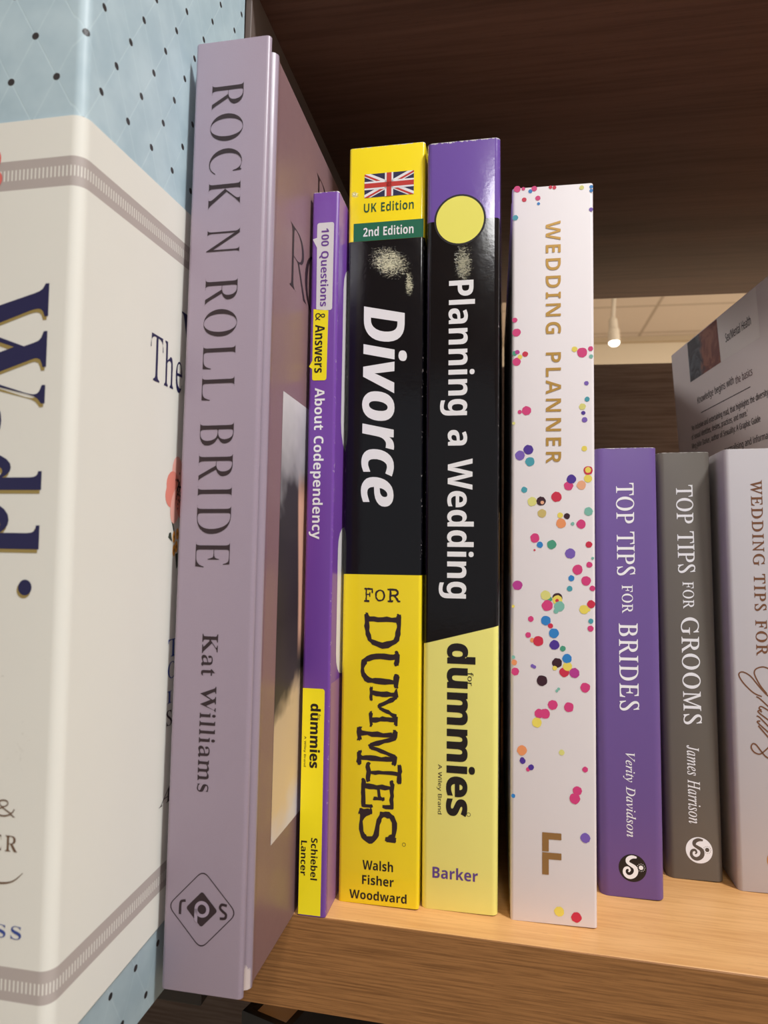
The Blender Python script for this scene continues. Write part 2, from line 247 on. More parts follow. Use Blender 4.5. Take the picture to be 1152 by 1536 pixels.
    'y': (382, [(74,-161,45,-160,23,-156,23,-77,41,-79,62,-81,91,-76,112,-61,129,-40,140,-15,146,3,0,367,109,367,179,161,187,130,191,97,193,97,198,130,207,161,275,367,382,367,227,-47,211,-82,191,-110,166,-133,138,-148,107,-158)]),
  },
  'si': {
    'D': (455, [(17,0,119,480,248,480,303,474,348,459,385,433,412,397,428,352,434,298,430,240,420,188,403,140,379,99,348,64,311,37,268,16,220,4,165,0), (135,84,170,84,204,87,235,97,261,113,292,147,314,190,327,240,331,293,328,325,320,351,307,371,288,385,266,393,239,396,201,396)]),
    'c': (324, [(166,-7,130,-3,97,7,69,25,48,50,34,85,30,128,33,177,42,222,58,264,80,300,108,331,141,354,180,369,224,373,255,372,282,367,308,360,331,350,301,275,266,288,248,292,228,293,199,288,175,270,155,244,141,211,132,175,130,136,133,109,144,89,162,77,186,73,210,75,232,81,276,100,276,19,252,9,227,0,198,-5)]),
    'e': (374, [(175,-7,134,-3,99,9,70,29,47,56,34,92,30,135,33,180,43,224,59,264,82,300,111,330,146,354,187,368,234,373,272,370,303,361,327,345,344,325,354,301,357,273,352,237,334,206,305,181,264,161,212,150,146,146,130,146,129,139,129,132,133,106,146,85,167,72,194,68,222,70,246,75,272,83,302,96,302,21,273,9,244,0,212,-5), (140,212,155,212,204,217,237,230,256,249,263,271,259,288,247,299,228,302,210,299,192,291,175,277,160,259,148,237)]),
    'i': (199, [(155,412,136,415,120,421,109,434,105,453,109,478,121,496,140,507,165,510,184,508,199,502,211,490,214,471,211,447,200,428,181,416), (12,0,90,367,189,367,111,0)]),
    'o': (393, [(170,-7,131,-2,97,10,69,31,47,59,34,94,30,134,33,181,42,226,57,267,78,303,105,332,139,355,178,369,224,373,264,369,298,356,326,335,347,306,359,271,363,228,360,183,352,140,337,100,317,64,290,35,256,12,216,-2), (178,74,203,79,225,96,242,121,254,153,261,190,264,228,261,254,254,274,239,288,217,293,196,289,178,278,163,260,150,238,141,213,134,187,130,160,129,134,131,113,137,96,147,84,160,76)]),
    'r': (283, [(12,0,90,367,165,367,158,299,162,299,186,330,212,354,242,368,276,373,293,372,308,370,286,275,272,278,253,280,229,277,207,267,187,251,169,228,156,199,146,164,111,0)]),
    'v': (344, [(79,0,34,367,130,367,145,175,147,139,147,99,150,99,164,137,179,172,277,367,383,367,185,0)]),
  },
  'rb': {
    '&': (492, [(187,-7,144,-3,107,9,77,28,54,54,40,86,36,125,39,157,48,185,63,208,96,238,139,266,118,291,99,318,85,348,81,382,84,413,95,439,114,459,139,475,169,484,204,487,237,484,266,475,289,460,306,439,317,414,320,383,317,357,308,333,293,312,262,283,224,258,354,133,370,155,382,181,393,209,401,240,461,240,449,198,434,160,415,125,392,95,490,0,410,0,352,56,319,31,281,11,238,-2), (188,293,222,315,245,336,258,358,262,383,258,405,246,423,227,435,202,439,177,435,156,424,143,406,138,383,142,360,151,338,167,317), (189,46,229,49,263,60,291,75,314,93,175,229,142,207,118,185,103,160,97,127,100,104,108,84,122,68,151,51)]),
    'E': (442, [(14,0,14,17,44,20,62,30,72,48,75,78,75,369,72,405,62,425,44,435,16,439,16,455,399,455,399,320,383,320,375,357,361,386,340,406,312,420,276,428,232,430,213,430,200,428,191,424,186,417,184,405,183,388,183,246,193,246,221,248,243,256,259,269,277,300,288,345,304,345,304,118,287,118,282,154,273,181,259,201,241,213,216,220,185,222,183,222,183,67,185,47,192,35,206,29,230,28,276,30,313,39,345,53,371,75,393,105,411,143,430,143,402,0)]),
    'I': (261, [(13,0,13,17,42,23,61,32,72,49,75,75,75,387,72,412,63,427,45,435,13,439,13,455,244,455,244,439,214,435,196,427,186,412,183,387,183,77,184,59,187,44,194,34,206,26,223,21,246,17,246,0)]),
    'K': (510, [(16,0,16,17,45,22,63,32,72,50,75,81,75,379,72,406,63,424,45,434,17,439,17,455,242,455,242,439,221,436,205,432,194,425,187,415,184,400,183,379,183,234,321,373,342,398,349,418,342,430,323,436,291,439,291,455,486,455,486,439,477,439,436,430,392,404,345,361,271,285,463,46,475,34,487,25,501,20,519,17,519,0,281,0,281,17,306,18,322,21,331,27,334,34,329,47,316,66,199,214,183,198,183,81,186,50,195,32,213,22,242,17,242,0)]),
    'M': (634, [(14,0,14,17,43,22,61,32,72,50,75,79,75,382,74,402,71,416,64,426,53,432,37,436,15,439,15,455,185,455,317,142,449,455,617,455,617,439,590,433,573,423,563,405,560,378,560,85,561,61,565,43,571,31,582,23,596,19,617,17,617,0,396,0,396,17,417,20,433,25,443,32,450,44,453,61,455,83,455,399,288,0,270,0,105,389,105,80,109,48,120,30,139,20,169,17,169,0)]),
    'O': (525, [(261,-11,213,-6,169,7,129,29,94,58,66,93,45,134,32,179,28,228,32,276,45,321,66,362,95,397,130,426,170,448,216,462,265,466,313,462,357,448,397,427,431,399,459,364,481,323,494,277,498,228,494,179,481,134,459,93,430,58,395,29,355,7,310,-6), (265,12,306,21,338,47,361,90,375,150,379,228,376,293,365,346,348,389,324,419,294,437,260,443,219,435,186,409,163,366,150,305,145,228,149,163,159,109,177,67,201,37,230,18)]),
    'R': (473, [(15,0,15,17,45,22,62,32,72,50,75,81,75,379,71,406,62,424,44,434,16,439,16,455,217,455,278,452,329,442,367,426,395,403,412,372,417,334,413,303,401,277,380,255,352,237,315,224,432,50,443,36,452,26,463,19,478,17,480,17,480,0,338,0,201,212,182,212,182,81,185,50,194,32,212,22,242,17,242,0), (182,234,203,234,235,236,261,245,280,258,293,278,301,304,304,336,300,370,291,397,275,416,253,427,224,431,202,429,190,422,184,409,182,385)]),
    'S': (390, [(43,-11,43,158,62,158,75,113,91,77,111,50,136,30,164,19,197,15,231,20,257,36,273,60,279,89,273,117,255,140,225,160,163,191,112,221,77,253,62,276,53,302,50,332,54,370,67,403,88,429,115,449,148,462,185,466,206,465,229,461,282,448,291,446,300,445,313,450,320,466,339,466,339,319,322,319,310,354,293,385,272,410,248,429,222,441,194,445,163,440,140,426,125,406,120,380,124,356,137,336,159,319,189,303,253,273,290,253,317,233,337,211,350,188,357,162,359,133,354,93,339,58,314,29,281,8,240,-6,192,-10,158,-8,142,-4,126,1,98,9,85,12,75,11,69,7,65,0,61,-11)]),
    'T': (423, [(92,0,92,17,123,21,142,31,152,50,156,81,156,433,149,433,116,430,88,420,65,403,47,380,35,352,29,318,11,318,11,455,410,455,410,317,394,317,385,359,368,391,343,415,310,429,269,433,263,433,263,81,267,49,276,30,296,21,328,17,328,0)]),
    'W': (611, [(171,-11,32,393,24,413,15,427,3,435,-15,439,-15,455,181,455,181,439,162,437,150,432,143,423,140,410,142,394,148,373,223,153,301,353,286,399,278,418,267,429,252,435,229,439,229,455,439,455,439,439,413,436,398,427,393,412,394,401,399,386,474,166,541,369,547,391,549,406,546,421,538,430,524,436,503,439,503,455,624,455,624,439,607,433,594,421,584,404,575,379,446,-11,428,-11,316,309,190,-11)]),
    'a': (344, [(255,-10,226,-5,208,10,200,35,168,11,133,-4,95,-9,64,-4,40,11,25,34,20,63,25,91,39,115,63,136,119,164,199,190,199,241,196,266,187,282,171,292,148,296,123,293,109,286,104,274,106,268,113,257,121,243,123,231,120,215,110,202,95,194,77,191,59,194,45,203,36,218,33,236,37,259,49,278,69,295,95,308,126,316,162,318,205,315,239,307,263,292,280,271,290,244,293,210,293,62,293,48,295,40,298,36,304,34,312,36,320,42,329,28,306,7,281,-6), (151,34,162,35,174,41,187,50,199,63,199,169,170,160,147,147,131,130,121,109,118,84,122,56,133,39)]),
    'd': (370, [(140,-10,107,-5,78,10,53,35,35,66,23,104,19,147,24,196,36,237,55,272,81,297,112,313,146,318,175,314,201,301,223,280,223,401,220,419,212,430,198,437,176,439,176,455,319,455,319,75,320,54,325,41,335,32,353,28,353,11,294,6,223,-10,223,39,201,12,173,-5), (171,28,187,31,202,41,215,56,223,76,223,242,217,257,206,270,191,278,174,281,155,277,141,267,130,250,121,210,118,153,120,98,130,58,140,42,153,32)]),
    'e': (301, [(154,-10,117,-5,85,10,58,35,37,69,24,109,19,157,24,201,38,240,59,273,87,298,120,313,157,318,193,314,224,301,249,280,268,251,279,216,283,173,283,166,117,166,121,121,131,87,147,62,170,47,199,42,225,47,248,62,270,86,285,73,264,43,240,20,214,3,185,-7), (116,192,201,192,201,215,199,252,193,277,181,292,161,297,145,293,132,282,123,263,118,237,116,203)]),
    'g': (327, [(146,-140,89,-136,48,-122,29,-108,18,-92,14,-75,20,-54,38,-38,69,-26,44,-10,29,9,24,30,28,54,42,74,67,92,102,110,73,124,51,141,35,161,25,185,22,212,27,242,40,268,60,289,88,305,120,315,157,318,196,315,233,304,317,304,317,268,268,268,286,237,291,203,288,176,276,151,258,131,234,116,205,106,172,103,157,103,142,104,126,102,112,94,104,84,101,71,105,59,119,51,141,49,175,49,223,47,259,40,285,29,303,13,312,-9,316,-37,311,-67,296,-92,272,-113,239,-128,197,-137), (157,124,178,130,190,146,197,173,199,211,197,249,190,276,178,292,157,297,137,292,124,276,117,249,114,211,117,173,124,146,137,130), (161,-116,198,-114,226,-108,247,-98,259,-84,263,-66,260,-51,249,-41,231,-36,205,-34,97,-34,79,-52,73,-73,79,-89,95,-103,122,-113)]),
    'h': (381, [(18,0,18,16,35,19,45,26,51,37,52,56,52,399,51,417,46,429,36,437,19,440,19,455,148,455,148,267,175,295,207,313,243,318,275,314,299,301,316,280,327,250,330,212,330,56,332,38,337,26,347,19,363,16,363,0,202,0,202,16,207,16,223,21,232,34,235,56,235,217,234,241,229,258,219,268,203,271,183,267,164,255,148,235,148,56,149,38,154,26,164,19,180,16,180,0)]),
    'i': (198, [(101,362,81,366,65,376,54,393,50,412,54,432,65,449,81,460,101,463,120,460,137,449,147,432,151,412,147,393,136,376,120,366), (18,0,18,16,35,19,45,26,51,37,52,56,52,252,51,272,47,285,37,291,20,293,21,310,148,310,148,56,150,38,154,26,164,19,180,16,180,0)]),
    'l': (199, [(18,0,18,16,35,19,45,26,51,37,52,56,52,398,51,417,47,429,38,436,20,439,20,455,148,455,148,56,150,38,154,26,164,19,180,16,180,0)]),
    'm': (554, [(18,0,18,16,35,19,45,26,51,37,52,56,52,253,51,271,46,284,36,291,19,294,19,310,146,310,146,265,173,294,204,312,237,318,262,316,283,309,300,298,312,282,320,261,348,293,381,312,418,318,449,314,473,301,490,280,500,250,504,212,504,56,505,38,510,26,520,19,536,16,536,0,377,0,377,16,393,19,403,26,408,38,410,56,410,217,408,241,404,258,394,268,377,271,358,268,341,256,324,237,324,56,326,38,331,26,340,19,356,16,356,0,199,0,199,16,215,19,225,26,230,38,232,56,232,217,230,241,226,258,216,268,199,271,180,267,162,255,146,235,146,56,148,38,152,27,162,19,177,16,177,0)]),
    'n': (381, [(18,0,18,16,35,19,45,26,51,37,52,56,52,253,51,271,46,284,36,291,19,294,19,310,148,310,148,267,175,296,207,313,243,318,275,314,299,301,316,280,327,250,330,212,330,56,332,38,337,26,347,19,363,16,363,0,202,0,202,16,207,16,223,21,232,34,235,56,235,217,234,241,229,258,219,268,203,271,183,267,164,255,148,235,148,56,149,38,154,26,164,19,180,16,180,0)]),
    's': (288, [(151,-10,122,-6,87,6,73,9,60,4,51,-9,36,-9,36,105,53,105,66,68,87,39,112,21,140,15,162,18,179,27,189,40,192,58,188,76,176,92,156,105,107,130,76,148,54,169,41,193,37,220,40,247,49,270,65,291,86,306,111,316,141,319,166,316,199,308,206,306,213,305,223,308,230,319,244,319,244,222,228,222,215,254,196,277,174,291,149,296,130,294,116,286,108,274,105,259,107,244,115,232,128,222,146,212,191,189,221,172,241,151,253,127,257,95,254,65,244,39,228,18,206,2,181,-7)]),
    't': (228, [(124,-9,89,-4,66,10,53,36,48,71,48,279,20,279,20,300,57,336,88,369,112,398,129,424,144,424,144,310,208,310,208,279,144,279,144,82,146,64,149,51,157,43,168,40,183,44,195,56,206,75,222,66,208,39,192,18,172,3,149,-6)]),
  },
  'ri': {
    'A': (463, [(-85,0,-82,13,-53,18,-26,32,0,56,107,182,356,475,369,475,353,58,356,37,366,24,384,16,411,13,409,0,221,0,224,13,229,13,256,16,273,26,282,46,285,78,288,158,133,158,124,156,116,150,65,90,40,56,32,36,34,24,43,17,57,14,79,13,75,0), (143,183,289,183,298,367)]),
    'B': (439, [(-34,0,-30,13,-27,13,0,17,19,27,32,45,42,73,126,385,130,404,132,420,129,434,120,443,104,449,81,451,85,465,256,465,311,461,355,449,386,429,404,401,410,365,406,334,392,308,369,285,338,266,297,251,325,238,348,221,363,200,373,175,376,145,373,117,365,91,351,68,320,39,279,18,229,4,171,0), (193,259,238,262,274,271,303,287,323,309,336,336,340,369,336,395,326,416,309,430,285,439,255,442,236,441,223,440,215,436,210,430,201,410,188,365,163,269,165,264,170,261), (153,21,197,25,234,36,263,56,284,82,297,114,301,152,298,179,289,200,274,217,241,232,194,237,163,235,155,231,150,222,109,73,106,58,105,44,108,32,116,25,131,22)]),
    'C': (471, [(218,-10,164,-4,117,13,90,30,67,52,49,78,31,125,26,179,31,227,46,276,70,322,102,365,139,402,181,433,227,456,274,470,321,475,363,470,412,457,422,454,430,453,443,458,453,470,467,470,439,332,425,332,426,343,426,353,423,383,414,407,400,427,381,441,357,450,328,453,287,447,246,430,208,404,174,370,146,328,124,281,109,229,105,175,109,129,121,91,140,60,167,37,199,23,236,19,271,22,305,32,338,49,369,73,399,103,412,91,369,46,323,15,274,-4)]),
    'D': (507, [(-36,0,-32,13,-28,13,-1,16,18,26,31,43,42,73,126,385,130,405,132,419,129,433,120,443,104,449,81,451,85,465,263,465,325,459,378,442,408,424,433,402,453,375,467,344,476,310,479,272,473,219,457,169,430,122,393,82,348,48,294,22,234,5,167,0), (170,22,223,28,270,44,310,70,342,103,368,144,386,189,397,237,401,287,397,334,384,373,364,403,335,425,298,438,254,443,235,442,222,439,212,433,205,423,193,387,113,89,107,65,105,49,109,36,120,28,140,24)]),
    'E': (454, [(-34,0,-30,13,-28,13,0,16,18,25,31,43,42,73,126,385,130,405,132,419,129,433,120,443,104,449,81,451,85,465,440,465,420,364,409,364,409,367,407,394,402,414,391,427,373,436,346,440,309,442,252,442,234,441,222,439,213,434,207,426,201,414,196,396,159,260,216,260,259,264,289,275,308,296,321,326,334,326,287,161,275,161,277,187,275,206,272,220,264,229,253,234,236,236,214,237,154,237,112,83,107,62,105,47,108,36,116,28,130,25,153,24,199,24,244,26,281,34,313,48,341,67,365,94,386,128,400,128,351,0)]),
    'F': (406, [(-31,0,-27,13,-24,13,-5,15,10,18,21,25,30,36,38,52,45,73,129,385,133,405,135,419,132,433,123,443,107,449,84,451,88,465,421,465,400,355,387,355,388,361,388,367,383,403,369,425,344,437,307,441,254,441,231,440,218,435,211,428,207,418,195,373,165,258,203,258,234,259,258,264,277,272,292,284,305,302,316,325,330,325,285,156,271,156,273,173,274,190,271,212,262,226,244,233,212,235,159,235,116,69,113,56,112,44,115,29,125,19,143,15,169,12,168,0)]),
    'G': (541, [(245,-10,183,-4,130,13,100,31,74,53,54,80,39,110,30,144,27,181,32,230,47,278,71,325,102,367,139,404,181,435,227,457,276,470,327,475,373,471,414,459,447,446,465,442,477,444,487,448,495,457,503,469,514,469,484,327,472,327,464,364,450,395,428,420,401,438,369,449,331,453,291,448,253,435,218,413,187,383,160,348,137,306,120,261,110,217,106,173,111,126,124,86,146,53,175,30,212,15,255,11,288,15,319,26,342,43,354,64,378,158,381,173,383,185,380,199,369,208,351,212,322,214,325,227,518,227,514,214,493,213,476,208,465,200,457,188,450,171,443,146,416,35,362,10,305,-5)]),
    'H': (520, [(-34,0,-30,13,-28,13,-9,15,6,18,18,25,27,36,35,51,42,73,126,385,130,405,132,419,129,433,120,443,104,449,81,451,85,465,270,465,267,451,264,451,238,448,219,439,205,421,194,390,166,285,163,271,165,265,169,262,175,260,185,259,357,259,367,260,373,262,378,266,381,274,410,385,415,404,416,419,413,433,404,443,389,449,365,451,369,465,555,465,551,451,545,451,520,448,502,439,489,421,479,392,396,80,391,60,389,45,392,31,401,21,417,16,440,13,437,0,251,0,255,13,257,13,277,15,291,18,303,25,312,36,320,51,326,73,364,212,365,217,365,222,364,228,360,232,343,234,172,234,162,233,156,231,152,227,148,220,111,80,106,60,104,45,107,31,116,21,132,16,155,13,152,0)]),
    'I': (245, [(-31,0,-27,13,-24,13,-5,15,10,18,21,25,30,36,38,51,45,73,129,385,133,405,135,419,132,433,123,443,107,449,84,451,88,465,275,465,272,451,267,451,241,448,224,439,211,421,200,392,116,80,112,60,110,45,113,31,122,21,137,16,161,13,157,0)]),
    'J': (257, [(22,-10,-8,-6,-32,7,-46,26,-51,49,-49,64,-41,76,-30,84,-16,87,-3,84,8,78,15,67,17,55,16,47,14,40,11,26,15,14,28,9,42,14,51,26,59,47,68,77,148,379,154,406,156,420,152,435,142,443,123,448,96,450,101,465,293,465,289,451,262,449,244,441,232,425,222,398,152,134,138,90,122,53,102,26,79,6,52,-6)]),
    'K': (454, [(-34,0,-30,13,-28,13,-9,15,6,18,18,25,27,36,35,51,42,73,126,385,130,405,132,419,129,433,120,443,104,449,81,451,85,465,269,465,265,451,259,451,236,449,219,441,207,425,196,396,161,265,160,261,159,256,160,251,164,250,168,251,172,253,336,385,365,413,375,434,371,444,359,449,339,451,335,451,338,465,501,465,496,452,493,452,464,446,431,426,336,354,223,264,355,69,375,44,394,27,414,16,438,13,435,0,236,0,240,13,244,13,264,14,277,18,285,26,287,37,286,45,282,55,268,79,168,228,164,232,159,233,153,231,150,224,110,75,106,57,105,46,108,30,118,20,135,16,162,13,158,0)]),
    'L': (449, [(-24,0,-21,13,-18,13,9,16,28,26,41,43,52,73,135,385,140,405,142,419,139,433,130,443,114,449,91,451,94,465,279,465,274,452,248,449,230,440,216,422,206,393,125,92,118,64,116,51,118,37,126,29,141,25,165,24,212,24,260,26,298,33,328,45,354,65,377,94,399,132,412,132,368,0)]),
    'M': (590, [(-36,0,-32,13,-12,15,3,18,15,25,25,36,33,51,40,73,128,385,132,404,134,419,131,433,122,443,106,449,83,451,87,465,212,465,261,108,496,465,624,465,620,451,615,451,589,448,572,439,559,421,548,392,465,80,460,60,458,45,461,31,470,21,486,16,509,13,506,0,322,0,325,11,344,14,359,18,371,26,381,39,389,57,397,83,480,392,219,0,210,0,157,393,77,103,69,71,66,48,69,31,78,21,94,16,118,13,114,0)]),
    'N': (500, [(338,-11,154,373,75,84,70,60,68,43,71,29,80,20,96,16,122,13,118,0,-34,0,-30,13,-3,16,17,25,31,43,42,73,130,393,132,401,132,408,129,423,120,438,105,448,86,451,81,451,85,465,182,465,353,108,427,381,433,405,435,422,431,436,422,445,405,449,380,451,383,465,536,465,532,451,513,450,498,447,485,440,475,429,467,414,460,392,351,-11)]),
    'O': (516, [(200,-10,149,-5,105,11,70,36,43,70,27,112,21,162,26,207,38,253,58,296,84,338,116,376,151,409,191,436,232,457,276,470,319,475,370,469,413,453,448,427,473,393,489,351,494,302,491,265,482,227,468,189,449,152,426,117,400,85,371,56,340,32,296,9,250,-5), (201,10,235,15,268,29,298,51,327,80,353,114,375,153,393,196,407,240,416,286,418,331,416,368,407,399,393,423,373,441,349,451,320,455,284,449,248,434,214,408,182,374,154,333,130,286,116,249,106,211,99,174,97,137,100,99,109,68,125,43,145,25,171,14)]),
    'P': (403, [(-34,0,-30,13,-27,13,0,16,18,25,31,42,42,73,126,385,130,404,132,419,129,434,120,443,104,449,81,451,85,465,267,465,318,461,358,448,386,427,403,398,408,361,403,323,385,289,357,261,320,240,274,227,221,222,159,222,151,220,147,214,107,64,106,55,105,46,108,30,119,20,138,15,165,13,161,0), (193,242,235,246,270,257,297,275,317,299,329,329,332,364,330,389,323,410,311,425,283,440,244,445,227,443,215,438,207,426,199,405,161,263,159,253,161,247,165,244,174,243)]),
    'R': (451, [(-34,0,-30,13,-27,13,0,17,19,27,32,45,42,73,126,385,130,404,132,420,129,434,120,443,104,449,81,451,85,465,281,465,325,462,360,453,388,438,407,418,419,393,423,364,418,328,402,298,375,272,338,251,289,235,351,85,366,53,381,31,398,18,419,13,422,13,418,0,314,0,221,228,206,228,176,229,152,231,114,89,108,62,106,46,109,30,118,20,133,15,154,13,162,13,158,0), (202,250,245,253,281,263,309,280,330,303,342,331,347,363,343,392,331,414,312,430,286,439,251,443,236,442,224,440,215,435,209,427,203,415,197,398,158,253,179,251)]),
    'S': (369, [(153,-9,108,-5,58,10,49,13,42,13,25,8,15,-8,3,-8,26,146,38,146,42,106,52,72,69,46,90,26,116,15,146,11,170,14,192,23,210,38,224,57,233,79,236,105,234,122,228,139,219,157,207,174,183,201,154,232,122,267,102,297,92,325,88,353,92,386,105,416,125,440,152,459,184,471,222,475,253,473,267,470,281,466,303,459,313,457,328,461,338,473,351,473,330,336,319,336,316,372,308,401,296,424,278,440,257,450,232,453,200,448,175,433,160,408,154,376,158,356,168,334,182,313,201,291,231,259,263,224,284,195,297,162,301,126,296,89,282,57,259,29,229,8,194,-5)]),
    'T': (420, [(50,0,52,13,58,13,80,15,97,19,110,28,121,41,130,62,139,89,228,417,230,429,226,438,212,441,194,441,156,438,126,432,102,420,84,404,70,381,59,352,44,353,74,465,461,465,439,350,426,350,427,361,427,371,423,404,410,425,386,437,346,441,318,441,311,440,305,437,301,431,298,423,208,93,200,63,198,43,202,28,212,19,230,15,257,13,265,13,261,0)]),
    'V': (437, [(80,-10,96,395,94,422,86,439,69,448,44,451,38,451,40,465,226,465,223,453,218,453,191,449,174,439,166,419,162,387,149,95,384,375,409,409,418,430,415,441,406,447,392,450,371,451,373,465,516,465,512,451,510,451,492,447,473,434,452,413,426,384,95,-10)]),
    'W': (592, [(83,-10,99,394,96,422,87,439,69,449,40,453,42,465,229,465,226,453,220,453,193,449,177,439,168,419,165,387,153,116,321,355,323,396,321,422,312,439,296,449,272,452,267,452,270,465,448,465,444,452,424,451,410,447,400,439,394,425,390,406,388,378,377,120,545,372,564,406,570,431,565,442,549,449,522,452,527,465,667,465,664,452,662,452,643,448,624,434,605,412,582,381,319,-10,306,-10,320,310,95,-10)]),
    'a': (342, [(50,-8,26,-3,8,10,-3,33,-7,64,0,119,18,175,49,228,90,274,121,298,152,312,183,316,208,312,224,300,232,280,241,309,292,309,231,90,224,62,222,44,224,37,233,35,252,46,282,80,291,72,256,27,224,1,195,-8,180,-5,171,6,168,23,174,57,191,118,154,62,119,23,97,6,74,-5), (82,33,98,37,116,48,134,65,152,87,169,113,185,141,199,171,210,201,217,230,219,257,215,280,204,294,185,299,164,295,143,284,124,266,96,226,74,175,65,148,58,122,54,97,53,73,56,51,66,37)]),
    'd': (355, [(61,-8,32,-3,10,13,-4,39,-9,73,-5,107,5,143,22,181,44,217,70,250,99,279,122,296,146,307,169,314,192,316,216,314,232,306,242,293,273,416,275,426,275,436,274,445,268,451,258,454,243,455,233,455,236,467,276,472,306,479,326,485,338,487,343,485,345,480,344,473,343,468,240,81,236,60,234,44,238,34,250,30,273,43,306,81,317,72,288,36,263,11,240,-3,217,-8,198,-4,186,7,183,27,187,61,201,112,167,59,133,21,110,5,86,-5), (91,28,109,31,127,43,146,62,165,85,183,113,199,142,212,173,223,204,229,233,232,259,229,277,223,289,212,298,198,300,176,297,154,286,132,268,101,229,75,178,57,124,51,78,54,57,62,41,74,31)]),
    'e': (287, [(89,-7,62,-4,39,6,21,21,7,42,-1,68,-4,99,-1,131,9,165,25,199,46,231,72,259,101,283,132,302,164,313,195,316,222,313,242,303,254,287,258,266,252,239,236,213,208,189,170,169,121,153,61,142,57,118,56,98,59,72,66,52,79,37,96,28,119,26,151,32,185,50,221,81,231,71,198,36,165,12,128,-2), (64,158,106,167,140,180,168,199,188,221,200,245,204,271,201,286,193,295,180,298,159,294,137,280,115,258,95,230,78,196)]),
    'h': (402, [(304,-7,279,-2,260,11,247,33,243,60,246,99,256,151,271,221,279,257,281,283,278,305,268,319,251,323,225,317,199,300,173,272,141,221,124,172,87,0,25,0,112,415,118,451,113,468,97,479,71,482,66,482,72,510,195,510,169,387,156,331,142,275,150,275,173,308,196,333,221,352,247,362,274,366,300,363,320,354,334,339,343,318,346,291,343,262,334,218,316,138,310,101,308,68,310,50,318,39,331,36,352,39,374,51,386,32,358,10,331,-2)]),
    'i': (177, [(122,394,110,396,98,404,91,415,88,428,91,441,98,452,110,460,122,463,135,460,147,452,155,441,157,428,155,414,147,403,136,396), (33,-8,15,-4,4,8,0,29,3,53,11,86,55,241,58,254,60,264,57,275,50,282,37,286,17,287,20,299,65,305,96,310,124,316,129,314,131,308,130,303,128,296,63,79,58,52,61,37,72,32,96,45,130,84,140,74,102,28,67,1)]),
    'm': (550, [(410,-7,391,-3,380,10,376,31,378,53,384,78,424,218,429,240,430,255,428,266,422,272,411,275,393,270,371,258,348,237,325,210,302,176,279,137,264,105,251,72,239,37,228,0,175,0,235,203,243,234,245,257,241,270,227,275,214,272,196,263,177,249,155,230,134,206,113,179,99,155,86,129,74,100,63,70,40,0,-13,0,50,212,58,243,61,263,59,275,51,281,37,285,17,287,19,300,63,304,94,310,113,315,123,316,128,314,130,308,129,303,128,296,91,177,130,227,167,266,201,294,233,310,263,316,286,311,299,298,304,277,299,241,285,184,320,231,354,268,387,295,419,310,449,316,471,311,484,298,489,275,486,253,479,222,436,65,434,57,433,50,436,39,445,35,457,38,469,48,483,64,499,87,508,76,476,30,443,2)]),
    'n': (364, [(222,-9,208,-6,198,1,191,12,189,28,196,65,216,140,236,216,242,254,238,269,225,275,211,272,195,263,178,250,159,232,141,212,123,189,107,166,93,142,67,82,42,0,-12,0,53,221,60,245,62,263,60,273,53,280,41,284,23,285,17,285,19,297,67,303,100,310,130,316,133,314,133,308,93,177,142,238,188,281,229,306,263,315,285,311,298,299,302,278,300,252,293,222,254,88,247,64,245,49,249,37,259,34,274,40,291,59,312,91,322,83,290,32,256,1)]),
    'o': (351, [(105,-8,75,-5,48,5,26,22,9,44,-1,71,-4,102,0,140,14,178,35,215,61,247,93,276,128,298,165,312,201,316,234,313,261,303,283,286,300,264,310,237,314,206,310,172,299,138,282,105,260,73,233,46,203,23,171,6,139,-5), (113,11,140,17,166,32,190,55,211,85,229,119,243,155,252,192,255,226,252,252,245,273,234,287,218,296,197,299,176,295,154,285,132,268,103,231,78,183,61,132,56,83,60,52,71,30,89,16)]),
    'r': (224, [(-13,0,46,209,53,240,56,259,53,272,47,279,34,282,13,284,15,297,59,304,90,310,118,316,124,314,124,308,89,179,137,255,177,301,208,316,220,314,229,307,235,297,237,283,234,266,226,253,214,243,200,240,189,242,180,248,173,257,170,268,137,229,108,183,83,130,60,69,41,0)]),
    's': (248, [(78,-8,53,-6,32,-1,18,4,6,6,-4,4,-9,-4,-22,-4,-7,106,4,105,10,65,24,35,37,21,53,13,71,10,93,14,110,26,122,45,126,69,120,93,104,120,83,147,63,175,53,190,46,206,41,222,40,238,46,269,63,294,90,311,123,316,147,315,166,310,181,304,193,302,205,305,209,314,220,314,207,214,195,214,190,245,181,268,168,285,151,295,130,299,115,296,102,287,94,275,91,261,97,237,116,208,136,181,155,154,165,138,173,122,178,105,179,89,176,63,166,40,151,20,130,5,106,-5)]),
    't': (187, [(33,-8,15,-4,4,7,1,26,2,44,7,62,66,283,19,283,22,297,63,313,100,344,136,392,151,392,126,304,183,304,177,283,120,283,66,78,61,59,60,45,63,34,72,31,93,43,124,79,134,68,99,26,66,0)]),
    'v': (297, [(61,-8,50,171,45,231,41,251,36,265,21,281,-1,286,-6,286,-3,299,28,305,52,310,69,315,79,316,89,301,97,259,102,188,109,58,138,88,164,117,186,144,205,170,232,213,240,239,238,246,231,254,216,270,211,279,209,288,211,300,218,309,228,315,240,317,253,314,264,306,270,292,273,275,260,226,222,163,159,85,75,-8)]),
